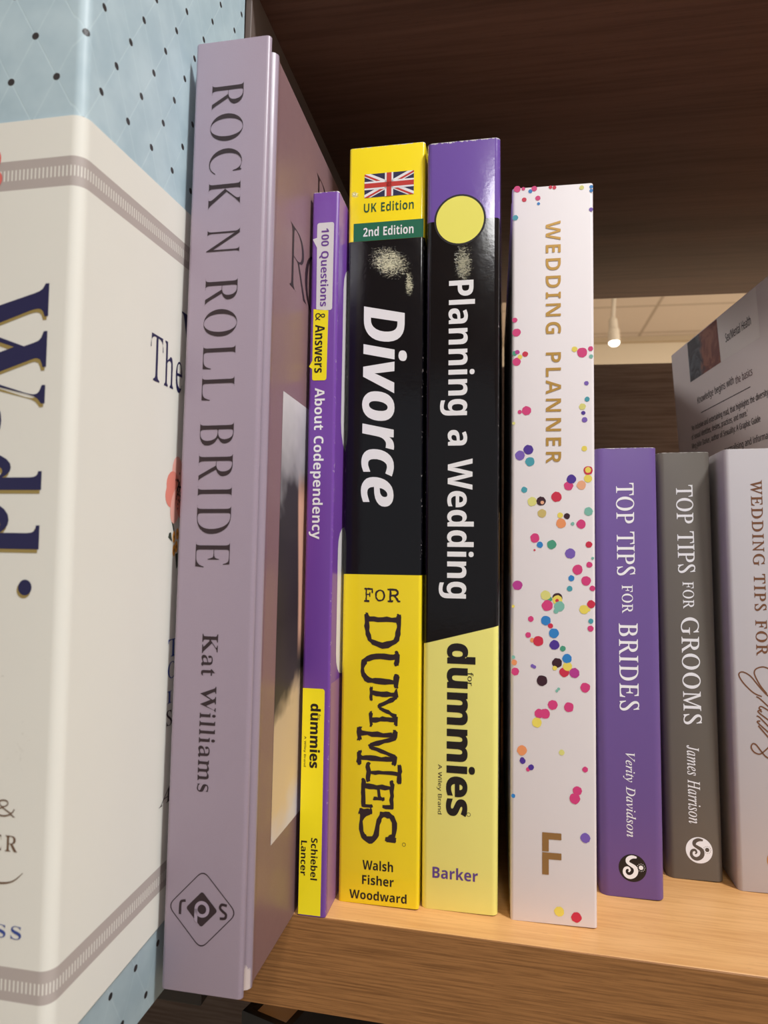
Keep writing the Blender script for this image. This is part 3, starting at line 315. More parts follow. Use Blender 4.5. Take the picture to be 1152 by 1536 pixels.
    'y': (270, [(-44,-153,-58,-151,-68,-145,-75,-136,-77,-125,-75,-114,-69,-106,-60,-100,-48,-98,-39,-99,-30,-103,-20,-107,-9,-109,9,-99,34,-69,79,-7,44,175,36,216,29,244,21,263,11,276,-4,284,-24,287,-22,299,8,303,32,310,50,315,62,316,73,302,85,258,100,179,123,57,173,138,200,186,213,213,216,224,217,233,213,249,201,260,190,268,186,276,184,288,186,299,192,308,202,314,214,316,228,313,239,304,247,291,249,273,244,241,231,203,208,158,175,102,133,35,86,-34,62,-65,39,-94,16,-118,-6,-137,-26,-149)]),
  },
  'mo': {
    'D': (404, [(170,-1,160,-1,146,-1,134,0,125,0,57,0,44,3,36,10,33,24,35,35,40,42,49,45,64,46,73,46,73,342,64,342,50,343,40,347,35,354,33,365,35,379,43,385,55,388,72,389,196,389,231,386,263,378,291,365,327,336,353,297,369,249,375,194,372,156,364,121,350,88,332,60,310,38,285,21,255,9,216,1), (165,44,214,48,253,60,283,80,304,108,316,146,320,194,316,242,303,279,282,308,252,327,212,339,162,343,143,343,124,342,124,46)]),
    'E': (404, [(46,0,33,3,25,10,22,24,24,36,31,43,43,45,62,46,83,46,83,342,62,342,43,343,31,346,24,353,22,365,25,379,32,385,44,388,62,389,332,389,345,386,353,377,355,363,355,285,354,272,351,263,344,257,332,255,321,257,314,262,310,271,309,284,309,342,134,342,134,231,220,231,220,248,221,263,224,273,231,278,241,280,252,278,258,271,261,259,262,241,262,180,261,161,258,150,252,144,241,142,231,144,224,150,221,163,220,182,220,191,134,191,134,46,309,46,309,99,310,118,313,130,320,137,332,139,344,137,351,131,354,121,355,107,355,24,353,11,345,3,332,0)]),
    'F': (404, [(54,0,41,3,33,10,31,24,32,35,37,42,46,45,59,46,91,46,91,342,57,342,43,344,34,352,31,365,33,378,41,386,54,389,344,389,357,386,364,377,367,363,367,278,364,265,357,258,344,255,333,257,325,262,322,271,320,284,320,342,142,342,142,231,229,231,229,240,230,259,233,271,239,278,250,280,261,277,268,268,270,254,270,171,269,157,266,148,260,143,250,142,239,144,233,150,230,163,229,182,229,191,142,191,142,46,212,46,227,44,236,36,238,24,236,10,228,3,216,0)]),
    'I': (404, [(87,0,74,3,66,10,63,24,65,36,72,43,84,45,103,46,176,46,176,342,103,342,84,343,72,346,65,353,63,365,66,379,73,385,85,388,103,389,317,389,330,386,338,378,341,365,339,353,333,346,321,343,302,342,228,342,228,46,302,46,320,45,332,43,339,36,341,24,339,11,333,4,321,1,302,0)]),
    'M': (404, [(28,0,15,3,7,10,5,24,7,35,12,42,22,45,37,46,48,46,57,345,52,345,37,346,27,349,22,356,20,367,23,379,30,386,42,389,95,389,112,386,123,379,131,367,203,161,273,367,280,379,292,386,308,389,363,389,375,386,382,379,384,367,382,356,377,349,367,346,353,345,347,345,357,46,367,46,382,45,392,42,398,35,400,24,397,10,389,3,377,0,285,0,270,1,260,4,254,11,252,24,254,35,261,42,273,45,291,46,306,46,298,328,234,140,228,128,222,121,213,117,200,116,188,117,179,121,173,128,167,140,101,328,95,46,118,46,134,45,144,42,150,35,152,24,151,11,145,4,135,1,120,0)]),
    'O': (404, [(202,-10,169,-7,139,2,111,16,75,48,48,89,31,139,25,195,31,252,48,302,75,343,111,374,139,388,169,397,202,400,235,397,265,388,293,374,329,343,356,302,374,252,379,195,374,137,356,87,329,46,293,15,265,1,235,-7), (202,36,235,41,264,54,288,77,306,108,317,147,320,195,317,242,306,281,288,313,264,335,235,349,202,353,168,349,140,335,116,313,98,281,87,242,84,195,88,147,98,108,117,77,141,54,169,41)]),
    'R': (404, [(43,0,30,3,23,10,20,24,22,35,27,42,35,45,48,46,78,46,78,345,47,345,32,347,23,354,20,367,23,379,30,386,43,389,181,389,226,387,259,383,284,376,303,366,317,353,329,336,341,308,345,277,340,242,323,212,295,189,258,175,266,169,274,163,286,147,352,46,363,46,378,45,387,42,392,35,394,24,392,10,384,3,371,0,335,0,324,2,316,7,304,24,282,55,258,92,236,124,220,147,206,160,191,166,172,169,129,169,129,46,151,46,167,45,178,42,184,35,186,24,184,11,178,4,168,1,153,0), (129,212,197,212,230,215,256,223,274,236,285,254,289,278,285,302,274,321,256,334,231,342,199,345,129,345)]),
    'S': (404, [(80,-13,66,-10,56,2,52,21,50,50,48,79,48,97,48,103,49,116,53,125,61,130,73,132,87,128,96,118,102,102,113,75,135,53,166,39,205,34,244,39,275,55,289,69,297,86,300,105,298,125,290,140,277,153,259,162,236,167,188,174,131,187,90,208,72,227,61,252,58,282,62,313,76,342,98,365,128,384,163,396,203,400,242,395,286,381,287,389,291,394,297,397,307,398,325,394,332,385,338,304,338,301,336,287,327,279,314,277,297,283,287,302,277,324,258,341,232,352,200,355,164,350,135,336,122,321,114,304,111,285,114,267,123,252,138,240,159,231,186,226,238,219,280,210,312,195,335,173,349,145,354,111,349,78,336,49,314,24,283,5,246,-6,203,-10,155,-4,106,13,104,0,99,-8,91,-12)]),
    'U': (404, [(202,-10,162,-6,128,8,99,30,78,61,65,101,60,149,60,342,52,342,38,343,28,347,23,354,21,365,23,379,31,385,43,388,62,389,128,389,148,388,160,385,166,378,169,365,166,354,160,347,147,343,128,342,113,342,113,156,116,119,123,89,135,66,152,50,175,40,205,37,235,40,258,50,275,66,286,89,293,119,296,156,296,342,278,342,258,343,245,346,238,353,235,365,237,378,243,385,254,388,271,389,359,389,372,386,380,378,382,365,380,354,375,347,365,343,349,342,345,342,345,149,342,107,333,71,318,42,298,19,272,3,240,-7)]),
  },
  'sans': {
    '&': (492, [(187,-7,144,-3,107,9,77,28,54,54,40,86,36,125,39,157,48,185,63,208,96,238,139,266,118,291,99,318,85,348,81,382,84,413,95,439,114,459,139,475,169,484,204,487,237,484,266,475,289,460,306,439,317,414,320,383,317,357,308,333,293,312,262,283,224,258,354,133,370,155,382,181,393,209,401,240,461,240,449,198,434,160,415,125,392,95,490,0,410,0,352,56,319,31,281,11,238,-2), (188,293,222,315,245,336,258,358,262,383,258,405,246,423,227,435,202,439,177,435,156,424,143,406,138,383,142,360,151,338,167,317), (189,46,229,49,263,60,291,75,314,93,175,229,142,207,118,185,103,160,97,127,100,104,108,84,122,68,151,51)]),
    "'": (151, [(57,306,44,480,107,480,94,306)]),
    ',': (180, [(28,-87,47,-3,55,40,61,78,124,78,129,71,118,33,104,-8,71,-87)]),
    '-': (216, [(27,154,27,206,189,206,189,154)]),
    '.': (180, [(89,-9,74,-7,60,1,51,15,48,36,51,57,60,71,74,79,89,81,106,79,119,71,129,57,132,36,129,15,119,1,106,-7)]),
    '/': (250, [(7,0,185,480,243,480,64,0)]),
    ':': (180, [(89,278,74,281,60,289,51,303,48,324,51,345,60,359,74,367,89,369,106,367,119,359,129,345,132,324,129,303,119,289,106,281), (89,-9,74,-7,60,1,51,15,48,36,51,57,60,71,74,79,89,81,106,79,119,71,129,57,132,36,129,15,119,1,106,-7)]),
    'A': (429, [(0,0,187,482,242,482,428,0,366,0,308,148,118,148,61,0), (138,202,290,202,236,347,230,367,221,396,214,419,203,378,193,347)]),
    'B': (437, [(65,0,65,480,202,480,257,477,303,468,338,453,364,431,379,400,384,361,378,322,361,290,343,274,320,262,293,255,293,251,322,244,348,234,369,218,386,197,397,170,400,136,395,96,380,63,356,36,322,16,282,4,234,0), (126,275,214,275,251,278,279,284,299,295,312,310,319,330,322,354,319,378,309,397,294,411,258,424,205,428,126,428), (126,51,222,51,261,54,290,62,311,76,325,94,333,116,336,141,333,165,324,185,310,202,288,215,257,222,218,225,126,225)]),
    'G': (489, [(271,-7,224,-3,182,7,145,23,114,46,88,74,67,108,53,148,44,191,41,240,44,288,54,331,71,370,93,404,121,433,155,456,195,473,240,483,289,486,329,484,366,479,400,470,433,458,410,406,383,416,352,425,320,431,286,433,233,427,188,410,152,381,125,343,109,296,104,240,109,186,123,139,137,112,157,89,181,70,210,57,245,48,285,46,314,47,338,49,379,57,379,199,273,199,273,253,439,253,439,18,400,7,361,-1,318,-5)]),
    'H': (498, [(65,0,65,480,126,480,126,277,371,277,371,480,432,480,432,0,371,0,371,224,126,224,126,0)]),
    'J': (183, [(-3,-128,-31,-125,-52,-119,-52,-68,-30,-73,-4,-75,12,-73,28,-68,42,-59,52,-44,59,-24,62,3,62,480,122,480,122,7,118,-35,107,-69,88,-95,63,-113,32,-124)]),
    'K': (416, [(65,0,65,480,126,480,126,243,167,289,208,334,338,480,408,480,218,271,416,0,345,0,175,229,126,186,126,0)]),
    'M': (609, [(65,0,65,480,154,480,302,87,305,87,455,480,544,480,544,0,484,0,484,295,486,364,489,420,486,420,326,0,277,0,119,420,116,420,120,364,121,291,121,0)]),
    'S': (369, [(166,-7,127,-5,91,-1,60,7,34,16,34,74,61,64,94,54,131,48,169,46,216,51,249,66,265,82,274,101,277,123,274,145,267,163,253,178,232,192,203,207,164,222,110,246,72,276,54,300,44,329,40,364,45,400,60,429,83,454,114,471,151,483,193,486,231,484,266,479,297,470,326,459,307,408,281,418,253,426,223,431,192,433,153,428,124,414,107,392,101,363,104,341,111,323,125,308,144,294,171,281,206,267,245,251,278,233,303,214,322,191,333,163,337,128,332,89,317,56,291,29,256,9,215,-3)]),
    'W': (625, [(135,0,8,480,71,480,146,187,160,127,169,73,179,130,194,190,279,480,341,480,429,188,445,127,455,73,465,127,479,187,553,480,616,480,488,0,427,0,334,314,323,353,314,388,310,409,303,372,287,312,196,0)]),
    'a': (377, [(144,-7,114,-4,86,5,63,19,45,40,34,67,31,100,36,133,50,161,73,183,106,200,150,210,203,215,265,217,265,238,260,277,245,301,222,314,190,318,163,316,136,310,112,301,89,291,71,335,96,347,126,357,159,364,193,366,233,363,266,353,291,337,308,314,319,283,322,245,322,0,279,0,268,51,265,51,241,25,216,7,185,-3), (158,41,187,44,212,52,234,66,251,86,261,112,264,144,264,176,211,174,154,167,118,152,103,138,95,121,92,99,97,73,110,55,132,44)]),
    'b': (413, [(228,-7,189,-3,158,9,134,26,116,46,111,46,99,0,57,0,57,510,116,510,116,386,115,344,113,312,116,312,134,333,158,351,189,362,228,366,269,361,305,345,335,319,358,283,372,237,376,180,372,123,358,77,335,40,305,14,269,-1), (219,42,248,46,273,58,291,78,304,105,312,139,315,181,311,230,299,268,280,295,253,312,218,317,183,313,157,302,138,284,126,258,119,224,116,182,116,179,119,138,126,105,138,78,157,58,184,46)]),
    'c': (322, [(201,-7,156,-2,117,13,83,38,58,73,42,120,37,178,42,238,59,286,85,322,119,347,160,362,206,367,233,365,259,361,282,355,300,347,282,298,244,310,224,314,204,315,166,310,136,293,115,266,102,228,98,179,101,139,110,105,124,79,144,60,170,48,201,44,229,46,253,50,274,57,294,65,294,13,275,4,254,-2,230,-5)]),
    'd': (413, [(185,-7,143,-2,107,14,77,40,55,76,41,123,37,179,41,236,55,283,78,319,108,346,144,361,185,367,223,363,254,351,278,334,297,314,301,314,299,339,297,367,297,510,356,510,356,0,308,0,300,48,297,48,278,27,254,9,223,-3), (194,42,228,46,255,56,274,74,287,98,295,129,298,168,298,179,295,220,288,254,275,282,256,302,229,314,193,318,164,313,140,301,122,280,109,252,101,218,98,178,101,138,109,105,122,78,141,58,165,46)]),
    'e': (379, [(210,-7,162,-2,120,14,85,40,59,76,42,122,37,177,42,232,57,279,81,316,112,344,151,361,196,367,239,362,276,347,305,322,327,290,340,250,345,204,345,169,98,169,102,131,113,100,129,76,152,58,180,47,213,44,245,45,274,50,301,58,328,69,328,17,301,6,274,-1,245,-5), (99,216,283,216,277,257,262,290,245,306,223,315,195,318,169,315,147,306,129,291,109,259)]),
    'f': (231, [(73,0,73,314,10,314,10,342,73,362,73,383,77,425,87,458,104,483,127,500,156,510,190,514,211,513,229,510,260,502,244,455,220,462,205,465,191,465,165,460,147,446,136,420,132,383,132,360,223,360,223,314,132,314,132,0)]),
    'g': (413, [(195,-161,145,-159,102,-151,65,-138,65,-84,103,-100,148,-109,198,-112,227,-109,251,-100,271,-85,286,-65,295,-40,298,-11,298,3,298,27,300,48,297,48,268,17,231,-1,185,-7,142,-1,106,15,76,42,54,79,41,125,37,179,41,233,54,278,76,316,106,344,142,361,185,367,219,363,249,353,275,336,298,312,301,312,309,360,356,360,356,-6,352,-53,338,-92,317,-122,286,-144,245,-157), (194,42,227,45,253,55,273,71,287,94,295,126,298,165,298,179,295,224,287,259,273,285,252,303,226,313,193,317,165,313,142,301,123,281,109,254,101,220,98,179,101,138,109,104,123,77,141,57,165,46)]),
    'h': (415, [(57,0,57,510,116,510,116,361,115,335,113,310,117,310,137,334,164,352,195,362,229,366,269,363,302,352,328,335,346,310,357,276,361,234,361,0,302,0,302,230,299,262,289,286,273,303,251,314,222,317,186,313,158,302,139,283,126,257,119,225,116,186,116,0)]),
    'i': (173, [(87,420,74,422,62,429,55,441,52,457,55,474,62,486,74,493,87,495,100,493,111,486,119,474,122,457,119,441,111,429,100,422), (57,0,57,360,116,360,116,0)]),
    'k': (359, [(57,0,57,510,116,510,116,244,115,216,113,185,116,185,128,201,144,221,158,238,273,360,343,360,197,206,353,0,281,0,156,168,116,132,116,0)]),
    'l': (173, [(57,0,57,510,116,510,116,0)]),
    'm': (628, [(57,0,57,360,105,360,113,311,117,311,137,336,162,353,192,363,223,367,254,364,281,357,303,345,321,328,333,306,336,306,358,333,386,352,418,363,452,367,489,363,520,353,543,335,560,310,570,277,574,234,574,0,515,0,515,232,512,262,503,286,489,303,468,314,442,317,410,314,385,304,367,287,355,264,347,234,345,199,345,0,286,0,286,232,283,262,274,286,260,303,239,314,212,317,180,313,155,302,137,283,121,242,116,187,116,0)]),
    'n': (415, [(57,0,57,360,105,360,113,311,117,311,138,336,165,353,197,363,230,367,270,363,302,353,328,335,346,310,357,277,361,234,361,0,302,0,302,230,299,262,289,286,273,303,251,314,222,317,186,313,158,302,139,283,126,258,119,226,116,187,116,0)]),
    'o': (406, [(202,-7,157,-1,117,15,84,42,58,79,42,125,37,181,42,236,57,282,82,318,116,345,156,361,204,367,250,361,290,345,324,318,349,282,365,236,370,181,365,126,350,79,325,42,291,15,250,-1), (203,42,237,46,263,59,283,80,298,107,306,141,309,181,306,220,298,253,283,281,263,301,236,313,203,317,169,313,143,301,123,281,109,253,101,220,98,181,101,141,109,107,123,80,143,59,170,46)]),
    'p': (413, [(57,-161,57,360,105,360,113,311,116,311,135,333,158,351,189,363,228,367,270,362,305,346,335,320,358,284,372,238,376,181,372,124,358,78,335,41,305,14,269,-1,228,-7,190,-3,159,9,135,26,116,46,112,46,115,17,116,-13,116,-161), (219,42,249,47,273,60,291,82,305,110,312,143,315,181,312,220,304,253,291,280,272,301,248,313,218,317,185,314,159,303,140,286,127,262,119,231,116,192,116,181,119,140,126,106,138,78,157,58,184,46)]),
    'r': (277, [(57,0,57,360,105,360,112,294,115,294,135,322,160,345,190,361,225,367,247,366,267,363,260,308,241,312,221,313,194,309,169,298,147,280,131,256,120,226,116,192,116,0)]),
    's': (322, [(148,-7,113,-5,83,-1,57,7,35,16,35,70,59,60,87,50,118,43,149,41,188,45,214,55,229,72,234,94,233,107,227,118,217,129,200,140,177,151,146,164,113,177,86,191,64,206,48,223,38,244,34,271,38,299,51,323,72,342,99,356,132,364,169,367,201,365,231,360,258,353,284,343,264,296,241,304,216,312,191,317,165,318,133,315,110,307,95,293,91,275,93,261,99,249,111,239,129,229,183,206,215,193,242,180,263,165,279,147,288,126,291,99,287,67,274,41,253,20,224,5,189,-4)]),
    't': (242, [(167,-7,140,-4,115,3,94,16,77,37,65,66,62,105,62,314,11,314,11,343,62,366,86,443,121,443,121,360,225,360,225,314,121,314,121,106,125,77,137,57,155,46,177,42,205,44,228,49,228,4,216,0,201,-4)]),
    'u': (415, [(184,-7,144,-3,111,7,86,25,68,49,57,83,53,124,53,360,113,360,113,128,116,97,126,73,142,56,164,46,193,42,229,46,256,57,276,76,289,102,296,134,299,173,299,360,358,360,358,0,310,0,301,48,298,48,277,23,250,6,218,-3)]),
    'v': (341, [(136,0,0,360,63,360,140,148,151,115,162,80,169,52,171,52,179,81,190,116,201,148,278,360,341,360,204,0)]),
    'w': (528, [(106,1,7,361,69,361,118,169,132,110,142,61,144,61,151,89,159,125,169,158,232,361,297,361,359,158,373,108,383,62,385,62,395,108,410,169,460,361,520,361,420,1,351,1,289,203,274,258,265,299,262,299,253,258,238,203,173,1)]),
    'x': (355, [(12,0,142,184,18,360,85,360,178,224,270,360,336,360,212,184,343,0,276,0,178,144,79,0)]),
    'y': (343, [(56,-161,28,-160,7,-156,7,-109,25,-111,47,-113,75,-108,97,-95,114,-75,127,-49,146,-1,1,360,64,360,142,155,160,104,167,80,172,57,175,57,187,101,206,156,279,360,343,360,187,-50,166,-96,139,-131,116,-148,89,-158)]),
    'z': (316, [(26,0,26,39,220,314,38,314,38,360,285,360,285,316,94,46,289,46,289,0)]),
    '®': (403, [(64,0,64,480,339,480,339,0), (98,34,306,34,306,445,98,445)]),
  },
}
# books on the shelf: base point (mm), tilt back / lean / turn (degrees), spine width, height
LAY = {
    'lilac': {'O': [-69.696, -38.087, 0.13], 'r': [0.615, -0.724, 0.05], 'w': 20.53, 'H': 236.74},
    'q100': {'O': [-54.082, -0.013, 0.059], 'r': [0.185, -0.809, 0.05], 'w': 8.42, 'H': 214.76},
    'divorce': {'O': [-36.494, 10.038, 0.208], 'r': [0.165, -0.974, 0.2], 'w': 24.44, 'H': 234.05},
    'planning': {'O': [-12.604, 12.21, 0.171], 'r': [-0.875, -0.873, 0.3], 'w': 22.43, 'H': 232.25},
    'planner': {'O': [14.15, 12.211, 0.189], 'r': [0.563, -0.871, 1.35], 'w': 24.84, 'H': 218.97},
    'brides': {'O': [39.59, 32.979, 0.196], 'r': [0.853, -1.181, 0.05], 'w': 19.06, 'H': 140.95},
    'grooms': {'O': [62.383, 50.126, 0.199], 'r': [2.215, -1.302, 0.05], 'w': 17.51, 'H': 142.61},
    'wtips': {'O': [89.18, 46.431, 0.413], 'r': [0.767, -1.58, 0.05], 'w': 30.0, 'H': 142.71},
}
# confetti on the white spine: across, up, radius (mm), colour
CONF = [(2.11, 218.73, 1.03, 'P'), (3.97, 218.69, 0.56, 'P'), (6.07, 217.76, 0.63, 'B'), (7.25, 218.49, 0.86, 'P'), (12.14, 218.57, 0.55, 'R'), (13.31, 218.39, 0.58, 'R'), (4.22, 215.17, 0.71, 'R'), (8.35, 215.4, 0.78, 'P'), (8.54, 213.6, 0.47, 'B'), (21.42, 217.77, 0.69, 'L'), (24.21, 217.82, 0.54, 'B'), (24.21, 216.59, 0.53, 'B'), (24.14, 210.65, 0.61, 'V'), (1.34, 209.61, 0.87, 'T'), (1.14, 177.26, 0.78, 'P'), (2.01, 173.35, 1.25, 'P'), (1.24, 166.88, 0.78, 'G'), (2.22, 167.25, 0.7, 'M'), (4.56, 166.55, 0.85, 'R'), (3.0, 165.72, 0.7, 'Y'), (2.03, 164.22, 1.25, 'P'), (19.14, 167.57, 0.83, 'Y'), (21.36, 166.48, 1.51, 'P'), (23.78, 167.58, 0.75, 'P'), (23.92, 165.19, 0.6, 'C'), (22.53, 157.07, 0.67, 'V'), (22.73, 152.21, 0.75, 'T'), (21.34, 150.0, 0.97, 'L'), (21.59, 148.11, 0.6, 'N'), (21.96, 145.98, 0.82, 'V'), (4.96, 149.1, 1.39, 'P'), (2.95, 148.75, 0.62, 'P'), (0.98, 145.31, 0.47, 'L'), (5.55, 137.19, 1.46, 'N'), (3.05, 135.44, 1.47, 'V'), (6.02, 133.58, 1.38, 'T'), (21.84, 137.36, 0.82, 'Y'), (22.85, 128.36, 1.19, 'Y'), (22.93, 130.8, 1.34, 'R'), (22.86, 130.92, 0.89, 'Y'), (17.24, 126.17, 1.35, 'P'), (18.07, 128.23, 1.35, 'N'), (20.94, 126.43, 1.34, 'A'), (4.34, 125.03, 0.92, 'T'), (13.73, 122.94, 1.51, 'R'), (6.64, 121.5, 1.37, 'L'), (9.27, 121.62, 1.36, 'D'), (9.61, 121.22, 0.53, 'A'), (9.53, 117.98, 1.29, 'K'), (14.82, 117.42, 0.82, 'Y'), (15.04, 115.02, 1.42, 'O'), (16.77, 117.16, 0.89, 'D'), (22.95, 118.61, 1.26, 'C'), (20.82, 114.82, 1.34, 'P'), (18.4, 114.92, 0.52, 'C'), (7.48, 110.57, 1.37, 'P'), (8.92, 108.57, 0.91, 'B'), (12.32, 108.68, 1.35, 'G'), (7.37, 106.99, 0.3, 'R'), (23.02, 108.81, 0.95, 'R'), (17.7, 106.1, 1.49, 'V'), (24.07, 104.81, 0.4, 'C'), (23.1, 102.89, 0.88, 'P'), (19.77, 101.38, 1.48, 'P'), (17.98, 98.83, 0.89, 'B'), (17.49, 95.77, 0.81, 'T'), (22.16, 98.16, 1.39, 'P'), (23.95, 96.0, 0.8, 'P'), (2.36, 96.42, 1.45, 'M'), (11.7, 92.56, 0.75, 'G'), (10.58, 93.68, 1.42, 'L'), (11.06, 90.63, 1.58, 'P'), (13.95, 93.01, 1.41, 'D'), (13.98, 92.32, 1.42, 'Y'), (13.87, 92.16, 0.52, 'R'), (14.54, 90.54, 1.49, 'C'), (13.57, 89.1, 0.74, 'C'), (21.53, 89.79, 1.32, 'Y'), (22.93, 89.72, 0.44, 'Y'), (23.56, 91.36, 1.17, 'R'), (1.12, 90.16, 0.45, 'Y'), (6.28, 86.58, 0.83, 'P'), (10.65, 86.23, 1.42, 'B'), (11.99, 84.74, 0.75, 'R'), (12.92, 82.61, 1.42, 'B'), (5.53, 81.85, 0.83, 'P'), (6.74, 80.37, 0.68, 'O'), (8.43, 80.16, 1.5, 'R'), (13.1, 79.2, 1.42, 'N'), (15.48, 78.23, 0.81, 'G'), (23.46, 86.45, 0.73, 'T'), (23.38, 84.3, 0.87, 'P'), (1.15, 75.18, 0.53, 'C'), (1.31, 73.66, 0.83, 'O'), (1.47, 71.0, 1.13, 'P'), (6.75, 72.87, 0.52, 'V'), (7.31, 72.59, 0.52, 'V'), (13.84, 74.01, 1.41, 'D'), (13.17, 72.47, 0.67, 'Y'), (15.87, 71.39, 1.4, 'R'), (18.71, 71.29, 1.46, 'M'), (16.8, 73.08, 1.32, 'Y'), (16.69, 75.37, 1.33, 'B'), (9.48, 68.71, 1.57, 'D'), (13.75, 65.91, 0.41, 'C'), (14.27, 66.5, 0.41, 'C'), (21.8, 67.25, 1.39, 'P'), (12.6, 61.83, 1.4, 'P'), (17.13, 61.41, 1.4, 'P'), (8.7, 59.14, 1.33, 'P'), (10.37, 59.16, 1.41, 'P'), (8.02, 56.51, 1.42, 'Y'), (3.77, 48.26, 1.42, 'O'), (15.08, 48.34, 0.81, 'L'), (3.85, 45.65, 0.67, 'N'), (3.96, 45.22, 0.83, 'N'), (5.53, 42.94, 0.6, 'P'), (6.39, 43.56, 0.82, 'N'), (21.66, 43.93, 0.8, 'P'), (19.43, 37.75, 1.3, 'P'), (18.73, 35.5, 1.52, 'P'), (1.06, 35.05, 0.6, 'B'), (21.62, 24.69, 1.36, 'V'), (14.3, 3.67, 1.37, 'Y'), (19.05, 2.49, 1.43, 'R')]
SCRIPT = [[[8.94, 61.52], [6.42, 62.68], [3.63, 65.54], [2.26, 67.98], [2.65, 69.06], [3.89, 69.1], [5.84, 67.84], [7.98, 65.01], [9.87, 62.71], [11.06, 61.6]], [[11.61, 70.37], [9.66, 71.05], [7.66, 70.45], [6.93, 69.36], [7.18, 67.89], [8.57, 65.03], [10.45, 62.47]], [[7.27, 61.45], [8.33, 60.81], [10.23, 58.94], [11.19, 58.04]], [[8.7, 57.14], [7.98, 57.79], [8.74, 58.35], [11.15, 56.88]], [[8.78, 56.57], [8.01, 57.06], [7.79, 56.42], [11.04, 53.84]], [[7.16, 55.24], [8.03, 54.86], [10.97, 51.65]], [[8.19, 53.71], [7.39, 53.25], [10.91, 49.87]], [[7.55, 52.21], [10.85, 48.09]], [[10.77, 46.01], [9.51, 44.64], [7.75, 43.24], [6.05, 43.77], [5.21, 45.19], [5.64, 46.36], [6.62, 46.2], [8.03, 44.3], [9.29, 42.7], [10.63, 41.84]]]
# ---- lettering: outlines of letter shapes, em = 1000 units scaled to boxes in millimetres
def letter(style, ch):
    for st in (style, 'sans', 'sb'):
        if ch in LETTERS[st]:
            adv, cs = LETTERS[st][ch]; return adv, [list(zip(c[0::2], c[1::2])) for c in cs]
    raise KeyError(ch)
def _area(c): return sum(c[i][0]*c[(i+1) % len(c)][1]-c[(i+1) % len(c)][0]*c[i][1] for i in range(len(c)))/2
def fatten(cs, kx, ky):
    big = max(cs, key=lambda c: abs(_area(c))); s = 1 if _area(big) > 0 else -1; out = []
    for c in cs:
        n = len(c); q = []
        for i in range(n):
            a, p, b = c[i-1], c[i], c[(i+1) % n]
            e1 = (p[0]-a[0], p[1]-a[1]); e2 = (b[0]-p[0], b[1]-p[1])
            l1 = math.hypot(*e1) or 1; l2 = math.hypot(*e2) or 1
            n1 = (e1[1]/l1*s, -e1[0]/l1*s); n2 = (e2[1]/l2*s, -e2[0]/l2*s)
            nx, ny = n1[0]+n2[0], n1[1]+n2[1]; l = math.hypot(nx, ny) or 1; nx /= l; ny /= l
            k = 1/max(.5, nx*n1[0]+ny*n1[1]); q.append((p[0]+nx*kx*k, p[1]+ny*ky*k))
        out.append(q)
    return out
def rough_up(cs, amp, rng, step=45):
    out = []
    for c in cs:
        q = []
        for i in range(len(c)):
            a, b = c[i], c[(i+1) % len(c)]; d = math.hypot(b[0]-a[0], b[1]-a[1]); k = max(1, int(d/step))
            for j in range(k):
                t = j/k; q.append((a[0]+(b[0]-a[0])*t+rng.uniform(-amp, amp), a[1]+(b[1]-a[1])*t+rng.uniform(-amp, amp)))
        out.append(q)
    return out
def glyphs(style, s, shear=0, kx=0, ky=0, track=0, rough=0, space=230, seed=1):
    """list of letters, each a list of outlines"""
    rng = random.Random(seed); x = 0; out = []
    for ch in s:
        if ch == ' ': x += space+track; continue
        adv, cs = letter(style, ch)
        cs = [[(p[0]-p[1]*shear, p[1]) for p in c] for c in cs]
        if kx or ky: cs = fatten(cs, kx, ky)
        if rough: cs = rough_up(cs, rough, rng)
        out.append([[(p[0]+x, p[1]) for p in c] for c in cs]); x += adv+track
    return out

def odd(contours, x, y):
    k = False
    for c in contours:
        for i in range(len(c)):
            a, b = c[i-1], c[i]
            if (a[1] > y) != (b[1] > y) and x < a[0]+(y-a[1])/(b[1]-a[1])*(b[0]-a[0]): k = not k
    return k

